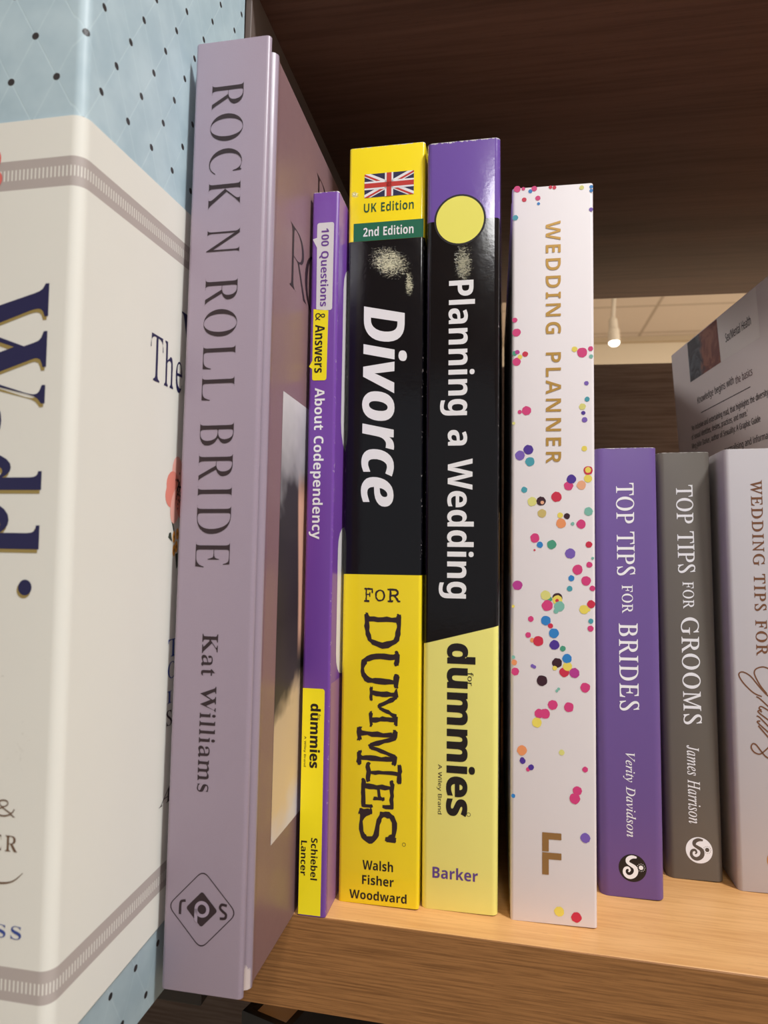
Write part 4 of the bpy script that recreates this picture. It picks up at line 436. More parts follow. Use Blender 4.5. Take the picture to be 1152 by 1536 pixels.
class Print:
    """flat ink shapes on one face of a book: at(u, v, lift) gives the place on that face"""
    def __init__(self, at): self.at = at; self.v = []; self.f = []; self.m = []; self.mats = []
    def mi(self, m):
        if m not in self.mats: self.mats.append(m)
        return self.mats.index(m)
    def poly(self, contours, m, lift=.05):
        k = self.mi(m); base = len(self.v); vs = []; es = []
        for c in contours:
            n0 = len(vs); vs += [Vector((p[0], p[1])) for p in c]; es += [(n0+i, n0+(i+1) % len(c)) for i in range(len(c))]
        co, _, fs, *_ = delaunay_2d_cdt(vs, es, [], 1, 1e-6)
        self.v += [self.at(p[0], p[1], lift) for p in co]
        for t in fs:
            q, r, w_ = (co[i] for i in t[:3])
            if len(contours) > 1 and not odd(contours, (q[0]+r[0]+w_[0])/3, (q[1]+r[1]+w_[1])/3): continue
            cr = (r[0]-q[0])*(w_[1]-q[1])-(r[1]-q[1])*(w_[0]-q[0])
            t = [base+i for i in t]
            self.f.append(t if cr > 0 else t[::-1]); self.m.append(k)
        return self
    def rect(self, u0, v0, u1, v1, m, lift=.05): return self.poly([[(u0, v0), (u1, v0), (u1, v1), (u0, v1)]], m, lift)
    def rrect(self, u0, v0, u1, v1, r, m, lift=.05, corners=(1, 1, 1, 1)):
        pts = []
        for (cx, cy, a, on, px, py) in ((u1-r, v0+r, 270, corners[0], u1, v0), (u1-r, v1-r, 0, corners[1], u1, v1), (u0+r, v1-r, 90, corners[2], u0, v1), (u0+r, v0+r, 180, corners[3], u0, v0)):
            pts += arc(cx, cy, r, a, a+90, 4) if on else [(px, py)]
        return self.poly([pts], m, lift)
    def disc(self, u, v, ru, rv, m, lift=.05, n=24, wob=0, rng=None):
        return self.poly([[(u+ru*(1+(rng.uniform(-wob, wob) if rng else 0))*math.cos(2*math.pi*i/n), v+rv*(1+(rng.uniform(-wob, wob) if rng else 0))*math.sin(2*math.pi*i/n)) for i in range(n)]], m, lift)
    def ring(self, u, v, r, t, m, lift=.05, n=32):
        a = [(u+r*math.cos(2*math.pi*i/n), v+r*math.sin(2*math.pi*i/n)) for i in range(n)]
        b = [(u+(r-t)*math.cos(-2*math.pi*i/n), v+(r-t)*math.sin(-2*math.pi*i/n)) for i in range(n)]
        return self.poly([a, b], m, lift)
    def ribbon(self, pts, wid, m, lift=.05, sub=5, closed=False):
        q = []; n = len(pts)
        for i in range(n-1):                     # Catmull-Rom through the points
            p0, p1, p2, p3 = (Vector(pts[max(0, i-1)]), Vector(pts[i]), Vector(pts[i+1]), Vector(pts[min(n-1, i+2)]))
            for j in range(sub):
                t = j/sub; q.append(.5*((2*p1)+(p2-p0)*t+(2*p0-5*p1+4*p2-p3)*t*t+(3*p1-p0-3*p2+p3)*t**3))
        q.append(Vector(pts[-1])); k = self.mi(m); base = len(self.v)
        ws = wid if isinstance(wid, (list, tuple)) else [wid]*2
        for i, p in enumerate(q):
            d = (q[min(i+1, len(q)-1)]-q[max(i-1, 0)]); d.normalize(); nn = Vector((-d.y, d.x))
            s = i/(len(q)-1)*(len(ws)-1); a = min(int(s), len(ws)-2); w = ws[a]+(ws[a+1]-ws[a])*(s-a)
            for sg in (1, -1): self.v.append(self.at(p.x+nn.x*sg*w/2, p.y+nn.y*sg*w/2, lift))
        for i in range(len(q)-1):
            b = base+2*i; self.f.append((b, b+1, b+3, b+2)); self.m.append(k)
        return self
    def text(self, style, s, box, m, down=False, lift=.06, **kw):
        ls = glyphs(style, s, **kw); allp = [p for l in ls for c in l for p in c]
        x0 = min(p[0] for p in allp); x1 = max(p[0] for p in allp); y0 = min(p[1] for p in allp); y1 = max(p[1] for p in allp)
        u0, v0, u1, v1 = box; u0, u1 = min(u0, u1), max(u0, u1); v0, v1 = min(v0, v1), max(v0, v1)
        for l in ls:
            cs = []
            for c in l:
                if down: cs.append([(u0+(p[1]-y0)/(y1-y0)*(u1-u0), v1-(p[0]-x0)/(x1-x0)*(v1-v0)) for p in c])
                else: cs.append([(u0+(p[0]-x0)/(x1-x0)*(u1-u0), v0+(p[1]-y0)/(y1-y0)*(v1-v0)) for p in c])
            self.poly(cs, m, lift)
        return self
    def build(self, name, parent, label=None):
        o = mesh(name, self.v, self.f, self.mats, parent, fm=self.m)
        if label: o['label'] = label
        return o
def spine_at(w, bow=0): return lambda u, v, l: (u-w/2, -l, v)
def right_at(w): return lambda s, v, l: (w/2+l, s, v)
def left_at(w): return lambda s, v, l: (-w/2-l, -s, v)      # s runs towards the viewer (negative depth)

def clip(poly, u0, v0, u1, v1):
    for ax, lim, sg in ((0, u0, 1), (0, u1, -1), (1, v0, 1), (1, v1, -1)):
        out = []
        for i in range(len(poly)):
            a, b = poly[i-1], poly[i]; ia = sg*(a[ax]-lim) >= 0; ib = sg*(b[ax]-lim) >= 0
            if ia != ib:
                t = (lim-a[ax])/(b[ax]-a[ax]); out.append((a[0]+(b[0]-a[0])*t, a[1]+(b[1]-a[1])*t))
            if ib: out.append(b)
        poly = out
    return poly

# ------------------------------------------------------------------ inks and papers
PAPER = mat('page_paper', (226, 218, 200), .8, .2)
INK = mat('black_ink', (26, 18, 20), .4)
DARKINK = mat('dark_plum_ink', (44, 26, 32), .5)
WHITE = mat('white_ink', (246, 244, 246), .35)
SOFTWHITE = mat('white_print', (226, 222, 226), .5)
YELLOW = mat('yellow_print', (255, 236, 30), .35)
PALEYELLOW = mat('pale_yellow_print', (252, 244, 110), .35)
GREEN = mat('green_print', (22, 108, 78), .35)
PURPLE = mat('purple_print', (112, 66, 156), .35)
VIOLETINK = mat('violet_ink', (98, 66, 140), .4)
NAVY = mat('navy_ink', (36, 34, 78), .4)
RED = mat('flag_red', (205, 58, 52), .35)
GOLD = mat('gold_foil', (196, 152, 74), .38, .5, metal=.25)
BROWNGOLD = mat('bronze_foil', (158, 116, 66), .4, .5, metal=.2)
OLIVE = mat('old_gold_ink', (160, 138, 78), .4)
BROWN = mat('brown_ink', (112, 84, 62), .5)
BLUE = mat('blue_ink', (52, 74, 150), .5)

# ------------------------------------------------------------------ the shop around
def struct(o): o['kind'] = 'structure'; return o
def floor_mat():
    m = mat('shop_floor', (196, 178, 152), .5); return m
struct(mesh('floor', [(-5000, -5000, 0), (6000, -5000, 0), (6000, 5560, 0), (-5000, 5560, 0)], [(0, 1, 2, 3)], [floor_mat()]))
cm = bpy.data.materials.new('ceiling_tile'); cm.use_nodes = True; nt = cm.node_tree; bs = nt.nodes['Principled BSDF']
x, y, z, v = coords(nt)
def gridline(c, off, pitch, wd):
    f = math_(nt, 'FRACT', math_(nt, 'DIVIDE', math_(nt, 'SUBTRACT', c, off-pitch/2), pitch))
    return math_(nt, 'SUBTRACT', 1.0, smooth(nt, math_(nt, 'ABSOLUTE', math_(nt, 'SUBTRACT', f, .5)), wd/pitch*.5, wd/pitch*.8))
gl = math_(nt, 'MAXIMUM', gridline(x, 1021, 610, 18), gridline(y, 4820, 610, 18))
c1 = mixc(nt, math_(nt, 'MULTIPLY', noise(nt, v, .05, 5, .7), .25), lin((212, 200, 190)), lin((182, 166, 150)))
L(nt, mixc(nt, math_(nt, 'MULTIPLY', gl, .5), c1, lin((120, 100, 78))), bs.inputs['Base Color']); bs.inputs['Roughness'].default_value = .9
CEIL = 1206.8+1796.8-107
struct(mesh('ceiling', [(-5000, -5000, CEIL+107), (6000, -5000, CEIL+107), (6000, 5560, CEIL+107), (-5000, 5560, CEIL+107)], [(0, 3, 2, 1)], [cm]))
WALLM = mat('shop_wall_paint', (216, 200, 172), .8)
struct(box('wall_back', (-5000, 5560, 0), (6000, 5660, CEIL+107), WALLM))
struct(box('trim_1', (-5000, 5520, CEIL+60), (6000, 5560, CEIL+107), mat('ceiling_trim_paint', (186, 166, 136), .8)))
TRK = mat('track_dark', (40, 34, 30), .5); LAMPW = mat('lamp_white_metal', (204, 190, 166), .5)
GLOW = bpy.data.materials.new('lamp_glow'); GLOW.use_nodes = True
g_ = GLOW.node_tree.nodes['Principled BSDF']; g_.inputs['Emission Color'].default_value = (1, .95, .88, 1); g_.inputs['Emission Strength'].default_value = 7

# ------------------------------------------------------------------ the bookcase
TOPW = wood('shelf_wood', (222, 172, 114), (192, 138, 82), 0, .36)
EDGEW = wood('shaded_edge_wood', (168, 118, 70), (108, 70, 36), 0, .42, 1.9, .65, .022)  # shelf wood with the front face's shade put into its colour
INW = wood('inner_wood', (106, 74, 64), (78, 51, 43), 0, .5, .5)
BACKW = wood('back_wood', (178, 152, 132), (136, 110, 94), 0, .6, .45, .7)
DIVM = mat('divider_laminate', (112, 98, 92), .5, .4, .1, 300)
DARKM = mat('dark_shelf_laminate', (46, 42, 42), .6)
bc = thing('bookcase', 'wooden bookcase holding the row of wedding and divorce books', 'bookcase', Matrix.Translation((0, 0, 0)))
def bx(name, a, b, m, bev=0): return box(name, (a[0], a[1], a[2]+ZS), (b[0], b[1], b[2]+ZS), m, bc, bev)
lower = bx('shelf_board', (-86.7, .6, -26.4), (690, 293, 0), TOPW, .3)
box('shaded_front_edge', (-86.7, 0, -26.4+ZS), (690, .6, -.05+ZS), EDGEW, lower, .2)  # thin front strip that carries the darkened, shaded wood colour
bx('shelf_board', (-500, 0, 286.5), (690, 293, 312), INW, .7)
bx('shelf_board', (-500, 0, -30), (-86.8, 293, -5.2), DARKM, .5)
bx('shelf_board', (-500, 2, -330), (690, 293, -308), DARKM, .5)
bx('back_panel', (-500, 293, -ZS+60), (690, 303, 239.5), BACKW)
bx('divider', (-86.6, 2.4, .05), (-84.4, 292.9, 286.4), DIVM, .3)
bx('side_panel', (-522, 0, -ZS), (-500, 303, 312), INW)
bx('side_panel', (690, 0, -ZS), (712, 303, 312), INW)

# ------------------------------------------------------------------ wedding album in its paper band
AM = frameM((-82.5, -75.26, -5.1), -.336, -.665, 0) @ Matrix.Scale(.9483, 4)
al = thing('wedding_album', 'big teal dotted wedding album wrapped in a cream paper band, at the far left', 'book', AM)
tm = bpy.data.materials.new('teal_dotted_cloth'); tm.use_nodes = True; nt = tm.node_tree; bs = nt.nodes['Principled BSDF']
x, y, z, v = coords(nt)
p_ = math_(nt, 'ADD', math_(nt, 'ADD', y, math_(nt, 'MULTIPLY', x, .95)), math_(nt, 'MULTIPLY', math_(nt, 'MINIMUM', 1.0, math_(nt, 'MAXIMUM', 0.0, math_(nt, 'DIVIDE', x, -3.0))), 1.75))
zl = math_(nt, 'ADD', z, -11.2)
pr = math_(nt, 'DIVIDE', math_(nt, 'SUBTRACT', p_, 5.9), 10.4); zr = math_(nt, 'DIVIDE', math_(nt, 'SUBTRACT', zl, 223.7), 19.2)
def latt(a, b):
    fx = math_(nt, 'SUBTRACT', math_(nt, 'FRACT', math_(nt, 'ADD', pr, a+.5)), .5); fz = math_(nt, 'SUBTRACT', math_(nt, 'FRACT', math_(nt, 'ADD', zr, b+.5)), .5)
    fx = math_(nt, 'MULTIPLY', fx, 10.4); fz = math_(nt, 'MULTIPLY', fz, 19.2)
    return math_(nt, 'SQRT', math_(nt, 'ADD', math_(nt, 'MULTIPLY', fx, fx), math_(nt, 'MULTIPLY', fz, fz)))
dd = math_(nt, 'MINIMUM', latt(0, 0), latt(.5, .5))
dot = math_(nt, 'SUBTRACT', 1.0, smooth(nt, dd, .72, .88))
def quilt(sg):
    q = math_(nt, 'ADD', pr, math_(nt, 'MULTIPLY', zr, sg)); return math_(nt, 'SUBTRACT', 1.0, smooth(nt, math_(nt, 'ABSOLUTE', math_(nt, 'SUBTRACT', math_(nt, 'FRACT', math_(nt, 'ADD', q, .5)), .5)), .0, .03))
ql = math_(nt, 'MAXIMUM', quilt(1.0), quilt(-1.0))
cl = noise(nt, v, .08, 3)
col = mixc(nt, smooth(nt, cl, .3, .7), lin((168, 190, 200)), lin((184, 204, 212)))
col = mixc(nt, math_(nt, 'MULTIPLY', ql, math_(nt, 'MULTIPLY', noise(nt, v, .2, 2), .5)), col, lin((212, 230, 233)))
col = mixc(nt, dot, col, lin((48, 44, 46)))
L(nt, col, bs.inputs['Base Color']); bs.inputs['Roughness'].default_value = .5
add_bump(nt, bs, .35, 1, .0002, height=math_(nt, 'ADD', math_(nt, 'MULTIPLY', dot, .8), math_(nt, 'MULTIPLY', ql, -.2)))
AD, AW, AH = 81.2, 46, 305.5
def album_profile(off, r):
    return [(-AW, AD)]+[(-AW-off, AD)]*0+arc(-AW-off+r, -off+r, r, 180, 270, 5)+arc(off-r, -off+r, r, 270, 360, 8)
pf = album_profile(0, 2.4)+[(0, AD)]
swept('cover', [(px, py, 0, AH) for px, py in pf], [tm], al, .6)
bandm = bpy.data.materials.new('cream_band_paper'); bandm.use_nodes = True; nt = bandm.node_tree; bs = nt.nodes['Principled BSDF']
x, y, z, v = coords(nt)
zl = math_(nt, 'SUBTRACT', math_(nt, 'SUBTRACT', z, 11.2), math_(nt, 'MULTIPLY', math_(nt, 'MAXIMUM', y, 0.0), .032))
def inside(a, b, s=.08): return math_(nt, 'MULTIPLY', smooth(nt, zl, a-s, a+s), math_(nt, 'SUBTRACT', 1.0, smooth(nt, zl, b-s, b+s)))
fr = math_(nt, 'FRACT', math_(nt, 'DIVIDE', math_(nt, 'ADD', math_(nt, 'ADD', x, y), 100.3), .93)); dash = math_(nt, 'MULTIPLY', smooth(nt, fr, .05, .12), math_(nt, 'SUBTRACT', 1.0, smooth(nt, fr, .42, .49)))
st = math_(nt, 'ADD', inside(180.2, 186.6), inside(14.9, 21.4)); da = math_(nt, 'MULTIPLY', dash, math_(nt, 'ADD', inside(182.3, 184.6), inside(16.8, 19.0)))
pc = mixc(nt, math_(nt, 'MULTIPLY', noise(nt, v, .05, 3), .25), lin((234, 232, 223)), lin((224, 220, 211)))
sm = noise(nt, v, .16, 5, .8, .4)
smz = math_(nt, 'MULTIPLY', inside(58, 84, 6), math_(nt, 'MULTIPLY', smooth(nt, x, -1.5, -5.0), smooth(nt, sm, .60, .72)))
pc = mixc(nt, math_(nt, 'MULTIPLY', smz, .45), pc, lin((126, 118, 106)))
col = mixc(nt, math_(nt, 'MULTIPLY', st, math_(nt, 'SUBTRACT', 1.0, math_(nt, 'MULTIPLY', da, .9))), pc, lin((182, 171, 166)))
L(nt, col, bs.inputs['Base Color']); bs.inputs['Roughness'].default_value = .55; add_bump(nt, bs, .12, 1, .0002, height=noise(nt, v, .06, 3))
o_ = album_profile(.45, 2.8)+[(.45, 50), (.45, 80)]; i_ = [(0.1, 80), (0.1, 50)]+[p for p in reversed(album_profile(.1, 2.5))]
def band_z(px, py): s = max(py, 0); return (11.2+5.0+(s*.055), 11.2+195.3+s*.045)
al_c = swept('paper_band', [(px, py, *band_z(px, py)) for px, py in o_+i_], [bandm], al, 0)
af = lambda u, v, l: (u, -.45-l, v+11.2)
asd = lambda s, v, l: (.45+l, s, v+11.2)
# big spine lettering, reading down, navy with an old-gold edge
P = Print(af)
word = [('W', (-30.5, 134.4, -5.9, 159.6)), ('e', (-30.5, 125.4, -15.9, 137.0)), ('d', (-30.5, 115.6, -5.9, 124.6)), ('d', (-30.5, 103.2, -5.9, 114.6)), ('n', (-30.5, 82.5, -16.2, 93.0)), ('g', (-36.5, 71.5, -16.2, 81.5))]
for ch, bxs in word:
    sty = dict(kx=-14 if ch == 'W' else 0)
    P.text('rb', ch, (bxs[0]-.35, bxs[1]-.75, bxs[2]-.35, bxs[3]-.75), OLIVE, True, .05, **sty); P.text('rb', ch, bxs, NAVY, True, .08, **sty)
P.disc(-9.0, 96.0, 1.6, 1.65, OLIVE, .05).disc(-8.7, 96.55, 1.55, 1.6, NAVY, .08)
P.rect(-30.5, 94.6, -16.2, 98.4, NAVY, .08)
P.build('title_lettering', al_c)
P = Print(af); P.text('rb', '&', (-13.1, 50.5, -8.7, 53.9), BROWN, kx=-18, ky=-4); P.text('rb', 'ER', (-14.0, 43.8, -7.9, 46.9), BROWN, kx=-16, track=60)
P.ribbon([(-20, 38.4), (-15, 37.6), (-11, 37.5), (-8.5, 38.2), (-6.5, 39.9)], [.3, .5, .3, .12], BROWN); P.build('subtitle_lettering', al_c)
P = Print(af); P.text('rb', 'SS', (-12.2, 26.9, -6.3, 29.5), BLUE, kx=-10, track=50); P.build('publisher_lettering', al_c)
P = Print(asd); P.text('rb', 'The', (28.6, 146.4, 45.1, 158.4), NAVY, kx=-22); P.text('rb', 'W', (43.9, 155.6, 62, 169.0), NAVY); P.build('title_lettering', al_c)
# painted flowers on the band
CORAL = mat('coral_petal', (232, 140, 124), .6); CORAL2 = mat('pale_coral_petal', (242, 178, 164), .6); LEAF = mat('dark_leaf_print', (58, 66, 56), .6); AMBER = mat('amber_petal', (238, 166, 66), .6)
rng = random.Random(4); P = Print(asd)
for a, ln, wd, mm in ((95, 7.8, 3.0, CORAL2), (160, 6.0, 3.6, CORAL), (205, 6.6, 3.4, CORAL), (255, 8.2, 2.6, CORAL2), (300, 8.0, 3, CORAL), (20, 8, 3.5, CORAL2)):
    ca, sa = math.cos(math.radians(a)), math.sin(math.radians(a)); c0 = (44.6+ca*ln*.5, 120.3+sa*ln*.55)
    P.poly([[(c0[0]+ca*ln*.55*math.cos(t*math.pi/10)-sa*wd*math.sin(t*math.pi/10), c0[1]+sa*ln*.6*math.cos(t*math.pi/10)+ca*wd*math.sin(t*math.pi/10)) for t in range(20)]], mm, .05+.008*len(P.f)/20)
for i in range(46): P.disc(44.6+rng.gauss(0, .75), 120.3+rng.gauss(0, 2.0), .22, .35, INK, .22, 8)
for (u, v_) in ((43.2, 107.6), (44.6, 105.0), (43.4, 104.0), (45.0, 108.4)): P.disc(u, v_, .75, 1.6, AMBER, .06, 14); P.disc(u, v_, .25, .5, BROWN, .1, 8)
P.poly([[(42.4, 106.2), (40.2, 107.4), (40.6, 108.6), (41.6, 108.8)]], LEAF).poly([[(41.3, 112.6), (42.8, 109.2), (43.4, 109.0), (42.9, 110.8)]], LEAF)
P.poly([[(44.2, 103.0), (45.6, 103.4), (45.6, 99.6), (45.0, 99.0)]], LEAF); P.build('flower_print', al_c)
P = Print(af)
for (u, v_, a, b) in ((-20.6, 187.4, 1.9, 2.4), (-20.2, 183.0, 2.0, 2.0), (-22, 185, 2.5, 3)): P.disc(u, v_, a, b, mat('rose_petal', (226, 112, 104), .6), .05+a*.02)
P.build('flower_print', al_c)
P = Print(asd)
for ch, b_ in (('T', (42.0, 75.9, 47.2, 80.5)), ('O', (42.2, 70.1, 46.6, 74.6))): P.text('ri', ch, b_, BLUE, shear=.28)
P.text('ri', 'I', (42.2, 63.7, 44.8, 66.9), BLUE, shear=.28).text('ri', 'S', (42.2, 57.8, 45.2, 61.9), DARKINK, shear=.28).text('ri', 'A', (39.7, 37.9, 45.6, 42.0), DARKINK); P.build('subtitle_lettering', al_c)

# ------------------------------------------------------------------ lilac hardback
def book(key, name, label, cat='book', group=None):
    d = LAY[key]; return thing(name, label, cat, frameM(d['O'], *d['r']), group), d['w'], d['H']
lb, w, H = book('lilac', 'hardback_book', 'tall lilac hardback with thin black capitals down its spine, sticking out over the shelf edge')
LIL = cover_mat('lilac_cloth_print', [(0, (160, 144, 160))], .38, .45, H=H, wear=.0, bump=.2, bscale=2500, grain=.06, board=(138, 106, 110), torn=True)
lb_c = case_cover(w, 190, H, LIL, lb)
box('page_block', (-w/2+2.7, 4.5, 3), (w/2-2.7, 186, H-5), PAPER, lb)
at = spine_at(w); P = Print(at)
for s_, b_ in (('ROCK', (4.9, 191.35, 13.85, 225.4)), ('N', (4.95, 179.6, 13.95, 186.6)), ('ROLL', (4.95, 142.05, 13.95, 173.6)), ('BRIDE', (5.0, 100.4, 14.05, 136.8))):
    P.text('ri', s_, b_, DARKINK, True, shear=.28, kx=-1, ky=-8, track=60)
P.build('title_lettering', lb_c)
P = Print(at); P.text('rb', 'Kat Williams', (7.55, 46.5, 11.8, 84.2), DARKINK, True, kx=-14, ky=4, track=0); P.build('author_lettering', lb_c)
P = Print(at); cx, cy = 9.95, 19.3
def rdiamond(c, hw, hh, r):
    pts = []
    for i, (dx, dy) in enumerate(((1, 0), (0, 1), (-1, 0), (0, -1))):
        px, py = c[0]+dx*hw, c[1]+dy*hh; q0 = Vector((c[0], c[1])); prv = ((1, 0), (0, 1), (-1, 0), (0, -1))[i-1]; nx = ((1, 0), (0, 1), (-1, 0), (0, -1))[(i+1) % 4]
        A_ = Vector((px, py)); B0 = A_.lerp(Vector((c[0]+prv[0]*hw, c[1]+prv[1]*hh)), r); B1 = A_.lerp(Vector((c[0]+nx[0]*hw, c[1]+nx[1]*hh)), r)
        for k in range(7):
            t = k/6; q = B0*(1-t)**2+A_*2*t*(1-t)+B1*t*t; pts.append((q.x, q.y))
    return pts
oc = rdiamond((cx, cy), 8.9, 9.2, .16); ic = rdiamond((cx, cy), 8.6, 8.9, .16)
P.poly([oc, ic[::-1]], DARKINK)
P.poly([rdiamond((cx-.1, cy), 4.05, 4.15, .12)], DARKINK)
LILP = mat('lilac_print', (160, 144, 160), .45)
P.disc(cx, cy+.05, 1.9, 1.9, LILP, .09); P.poly([[(cx-1.9, cy), (cx-1.1, cy), (cx-1.1, cy-3.3), (cx-1.9, cy-2.6)]], LILP, .09); P.disc(cx, cy+.05, 1.1, 1.1, DARKINK, .12)
P.ribbon([(4.35, 17.6), (4.35, 19.6), (4.6, 20.6), (5.7, 20.9)], .62, DARKINK)
P.ribbon([(16.2, 20.8), (14.9, 20.9), (14.5, 20.1), (15.2, 19.4), (16.0, 18.8), (15.8, 17.9), (14.5, 17.7)], .62, DARKINK); P.build('publisher_logo', lb_c)
at = right_at(w); P = Print(at); kw = dict(shear=.28, kx=-14, ky=-8)
P.text('ri', 'R', (18.6, 179.4, 36, 197.4), DARKINK, **kw).text('ri', 'O', (33.5, 178, 54, 197), DARKINK, **kw).text('ri', 'C', (56, 179, 74, 197), DARKINK, **kw).text('ri', 'K', (76, 179, 96, 197), DARKINK, **kw)
P.text('ri', 'R', (42.4, 208, 58, 225.4), DARKINK, **kw); P.build('title_lettering', lb_c)
ph = bpy.data.materials.new('cover_photo_print'); ph.use_nodes = True; nt = ph.node_tree; bs = nt.nodes['Principled BSDF']; x, y, z, v = coords(nt)
wz = math_(nt, 'ADD', z, math_(nt, 'MULTIPLY', math_(nt, 'SUBTRACT', noise(nt, v, .05, 3, .6), .5), 26))
wz = math_(nt, 'ADD', wz, math_(nt, 'MULTIPLY', math_(nt, 'SUBTRACT', y, 26), -.3))
r_ = N(nt, 'ShaderNodeValToRGB'); L(nt, math_(nt, 'DIVIDE', wz, 160), r_.inputs[0]); cr = r_.color_ramp
for i, (p, c) in enumerate(((.18, (206, 196, 196)), (.24, (216, 188, 148)), (.37, (206, 180, 146)), (.42, (70, 62, 60)), (.55, (52, 46, 46)), (.74, (60, 56, 58)), (.79, (160, 156, 160)), (.93, (216, 212, 214)))):
    e = cr.elements[i] if i < 2 else cr.elements.new(p); e.position = p; e.color = (*lin(c), 1)
skin = math_(nt, 'MULTIPLY', smooth(nt, math_(nt, 'ADD', y, math_(nt, 'MULTIPLY', math_(nt, 'SINE', math_(nt, 'MULTIPLY', z, .06)), 1.6)), 33.0, 35.0), math_(nt, 'MULTIPLY', smooth(nt, z, 72, 84), math_(nt, 'SUBTRACT', 1.0, smooth(nt, z, 118, 130))))
L(nt, mixc(nt, skin, r_.outputs[0], lin((222, 172, 146))), bs.inputs['Base Color']); bs.inputs['Roughness'].default_value = .55; bs.inputs['Specular IOR Level'].default_value = .2
Print(at).rect(17.0, 28, 168, 148.4, ph).build('cover_photo', lb_c)

# ------------------------------------------------------------------ slim purple paperback
qb, w, H = book('q100', 'paperback_book', 'slim purple paperback with a yellow foot, tucked beside the lilac hardback')
QM = cover_mat('purple_cover', [(0, (118, 70, 164))], .3, .5, .1, H=H, wear=.5, bump=.2, wave=.3, edge=w/2)
qb_c = wrap('cover', w, 150, H, QM, qb, .9); pages(w, 150, H, qb)
at = spine_at(w); P = Print(at)
P.poly([arc(6.3, 204.4, .7, 0, 90, 4)+arc(2.4, 204.4, .7, 90, 180, 4)+[(1.7, 200.5), (.35, 200.1), (1.75, 197.4)]+arc(2.5, 178.5, .6, 180, 270, 4)+arc(6.2, 178.5, .7, 270, 360, 4)], SOFTWHITE)
P.poly([[(1.05, 178.3), (5.75, 177.7)]+[(5.55, 157.2)]+arc(4.9, 156.9, .6, 0, -90, 4)+arc(1.7, 156.9, .6, 270, 180, 4)+[(1.05, 159.8), (.02, 160.6), (1.05, 162.4)]], YELLOW)
P.build('speech_bubble', qb_c)
P = Print(at); P.text('sb', '100 Questions', (2.55, 179.0, 5.6, 203.3), PURPLE, True, .09); P.text('sb', '& Answers', (1.7, 158.6, 4.75, 177.0), INK, True, .09)
P.text('sb', 'About Codependency', (1.05, 108.4, 5.2, 154.0), WHITE, True, .06); P.build('title_lettering', qb_c)
P = Print(at); P.poly([[(.3, 0.3), (6.95, .3)]+arc(6.2, 63.9, .75, 0, 90, 5)+[(.3, 64.65)]], YELLOW); P.build('yellow_panel', qb_c)
P = Print(at); P.text('sb', 'dummies', (2.75, 41.8, 5.9, 60.3), INK, True, .09, kx=12, ky=8); P.text('sans', 'for', (4.95, 55.6, 5.85, 57.3), INK, True, .09); P.text('sans', 'A Wiley Brand', (.9, 42.0, 1.7, 50.8), INK, True, .09, kx=6); P.build('series_lettering', qb_c)
P = Print(at); P.text('sb', 'Schiebel', (3.75, 10.2, 5.8, 22.0), INK, True, .09).text('sb', 'Lancer', (.75, 11.2, 2.55, 21.0), INK, True, .09); P.build('author_lettering', qb_c)
P = Print(right_at(w)); P.rrect(7.2, 136, 130, 196, 9, SOFTWHITE).rrect(6.4, 67, 130, 112.5, 7, SOFTWHITE, corners=(1, 1, 1, 1)).rect(1.4, .4, 130, 66, mat('mauve_cover_print', (150, 108, 150), .35), .04); P.build('cover_panel', qb_c)

# ------------------------------------------------------------------ black and yellow paperback with the flag
db, w, H = book('divorce', 'paperback_book', 'black and yellow paperback with a British flag at the top of its spine')
DM = cover_mat('black_yellow_cover', [(0, (255, 227, 38)), (98.05, (13, 12, 18)), (203.3, (255, 227, 38))], .12, .4, .08, H=H, wear=.55, edge=w/2, scuffs_glints=((1.2, 196.2, 7.2, 5.4, 1.0), (7.6, 190.5, 1.6, 5, .9), (-10.2, 216.2, 1.5, 1.2, 1)), bump=.45, wave=1.0)  # speckle high on the black is the film's glint, painted in
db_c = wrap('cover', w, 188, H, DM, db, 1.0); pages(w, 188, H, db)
at = spine_at(w)
P = Print(at); u0, v0, u1, v1 = 5.1, 217.4, 20.95, 225.1; c_ = ((u0+u1)/2, (v0+v1)/2)
P.rect(u0, v0, u1, v1, NAVY, .04)
def band(a, b, wd, off=0):
    d = Vector((b[0]-a[0], b[1]-a[1])).normalized(); n = Vector((-d.y, d.x)); A_ = Vector(a)-d*3+n*off; B_ = Vector(b)+d*3+n*off
    return clip([tuple(A_+n*wd/2), tuple(A_-n*wd/2), tuple(B_-n*wd/2), tuple(B_+n*wd/2)], u0, v0, u1, v1)
for a, b in (((u0, v0), (u1, v1)), ((u0, v1), (u1, v0))): P.poly([band(a, b, 1.75)], WHITE, .06)
for a, b in (((u0, v0), (u1, v1)), ((u0, v1), (u1, v0))):
    P.poly([band(a, b, .6, -.25)], RED, .08)
P.rect(c_[0]-1.35, v0, c_[0]+1.35, v1, WHITE, .10).rect(u0, c_[1]-1.35, u1, c_[1]+1.35, WHITE, .10)
P.rect(c_[0]-.78, v0, c_[0]+.78, v1, RED, .12).rect(u0, c_[1]-.78, u1, c_[1]+.78, RED, .12); P.build('flag_print', db_c)
P = Print(at); P.rect(1.75, 203.3, w/2+w/2-.3, 209.2, GREEN, .05); P.build('green_panel', db_c)
DG = mat('dark_green_ink', (16, 84, 50), .4)
P = Print(at); P.text('sb', 'UK Edition', (5.0, 212.6, 21.0, 215.7), DG, kx=-8).text('sb', '2nd Edition', (4.9, 204.7, 21.0, 207.75), WHITE, lift=.09); P.build('edition_lettering', db_c)
P = Print(at); P.text('si', 'Divorce', (5.3, 118.9, 19.3, 182.2), WHITE, True, kx=8); P.build('title_lettering', db_c)
P = Print(at)
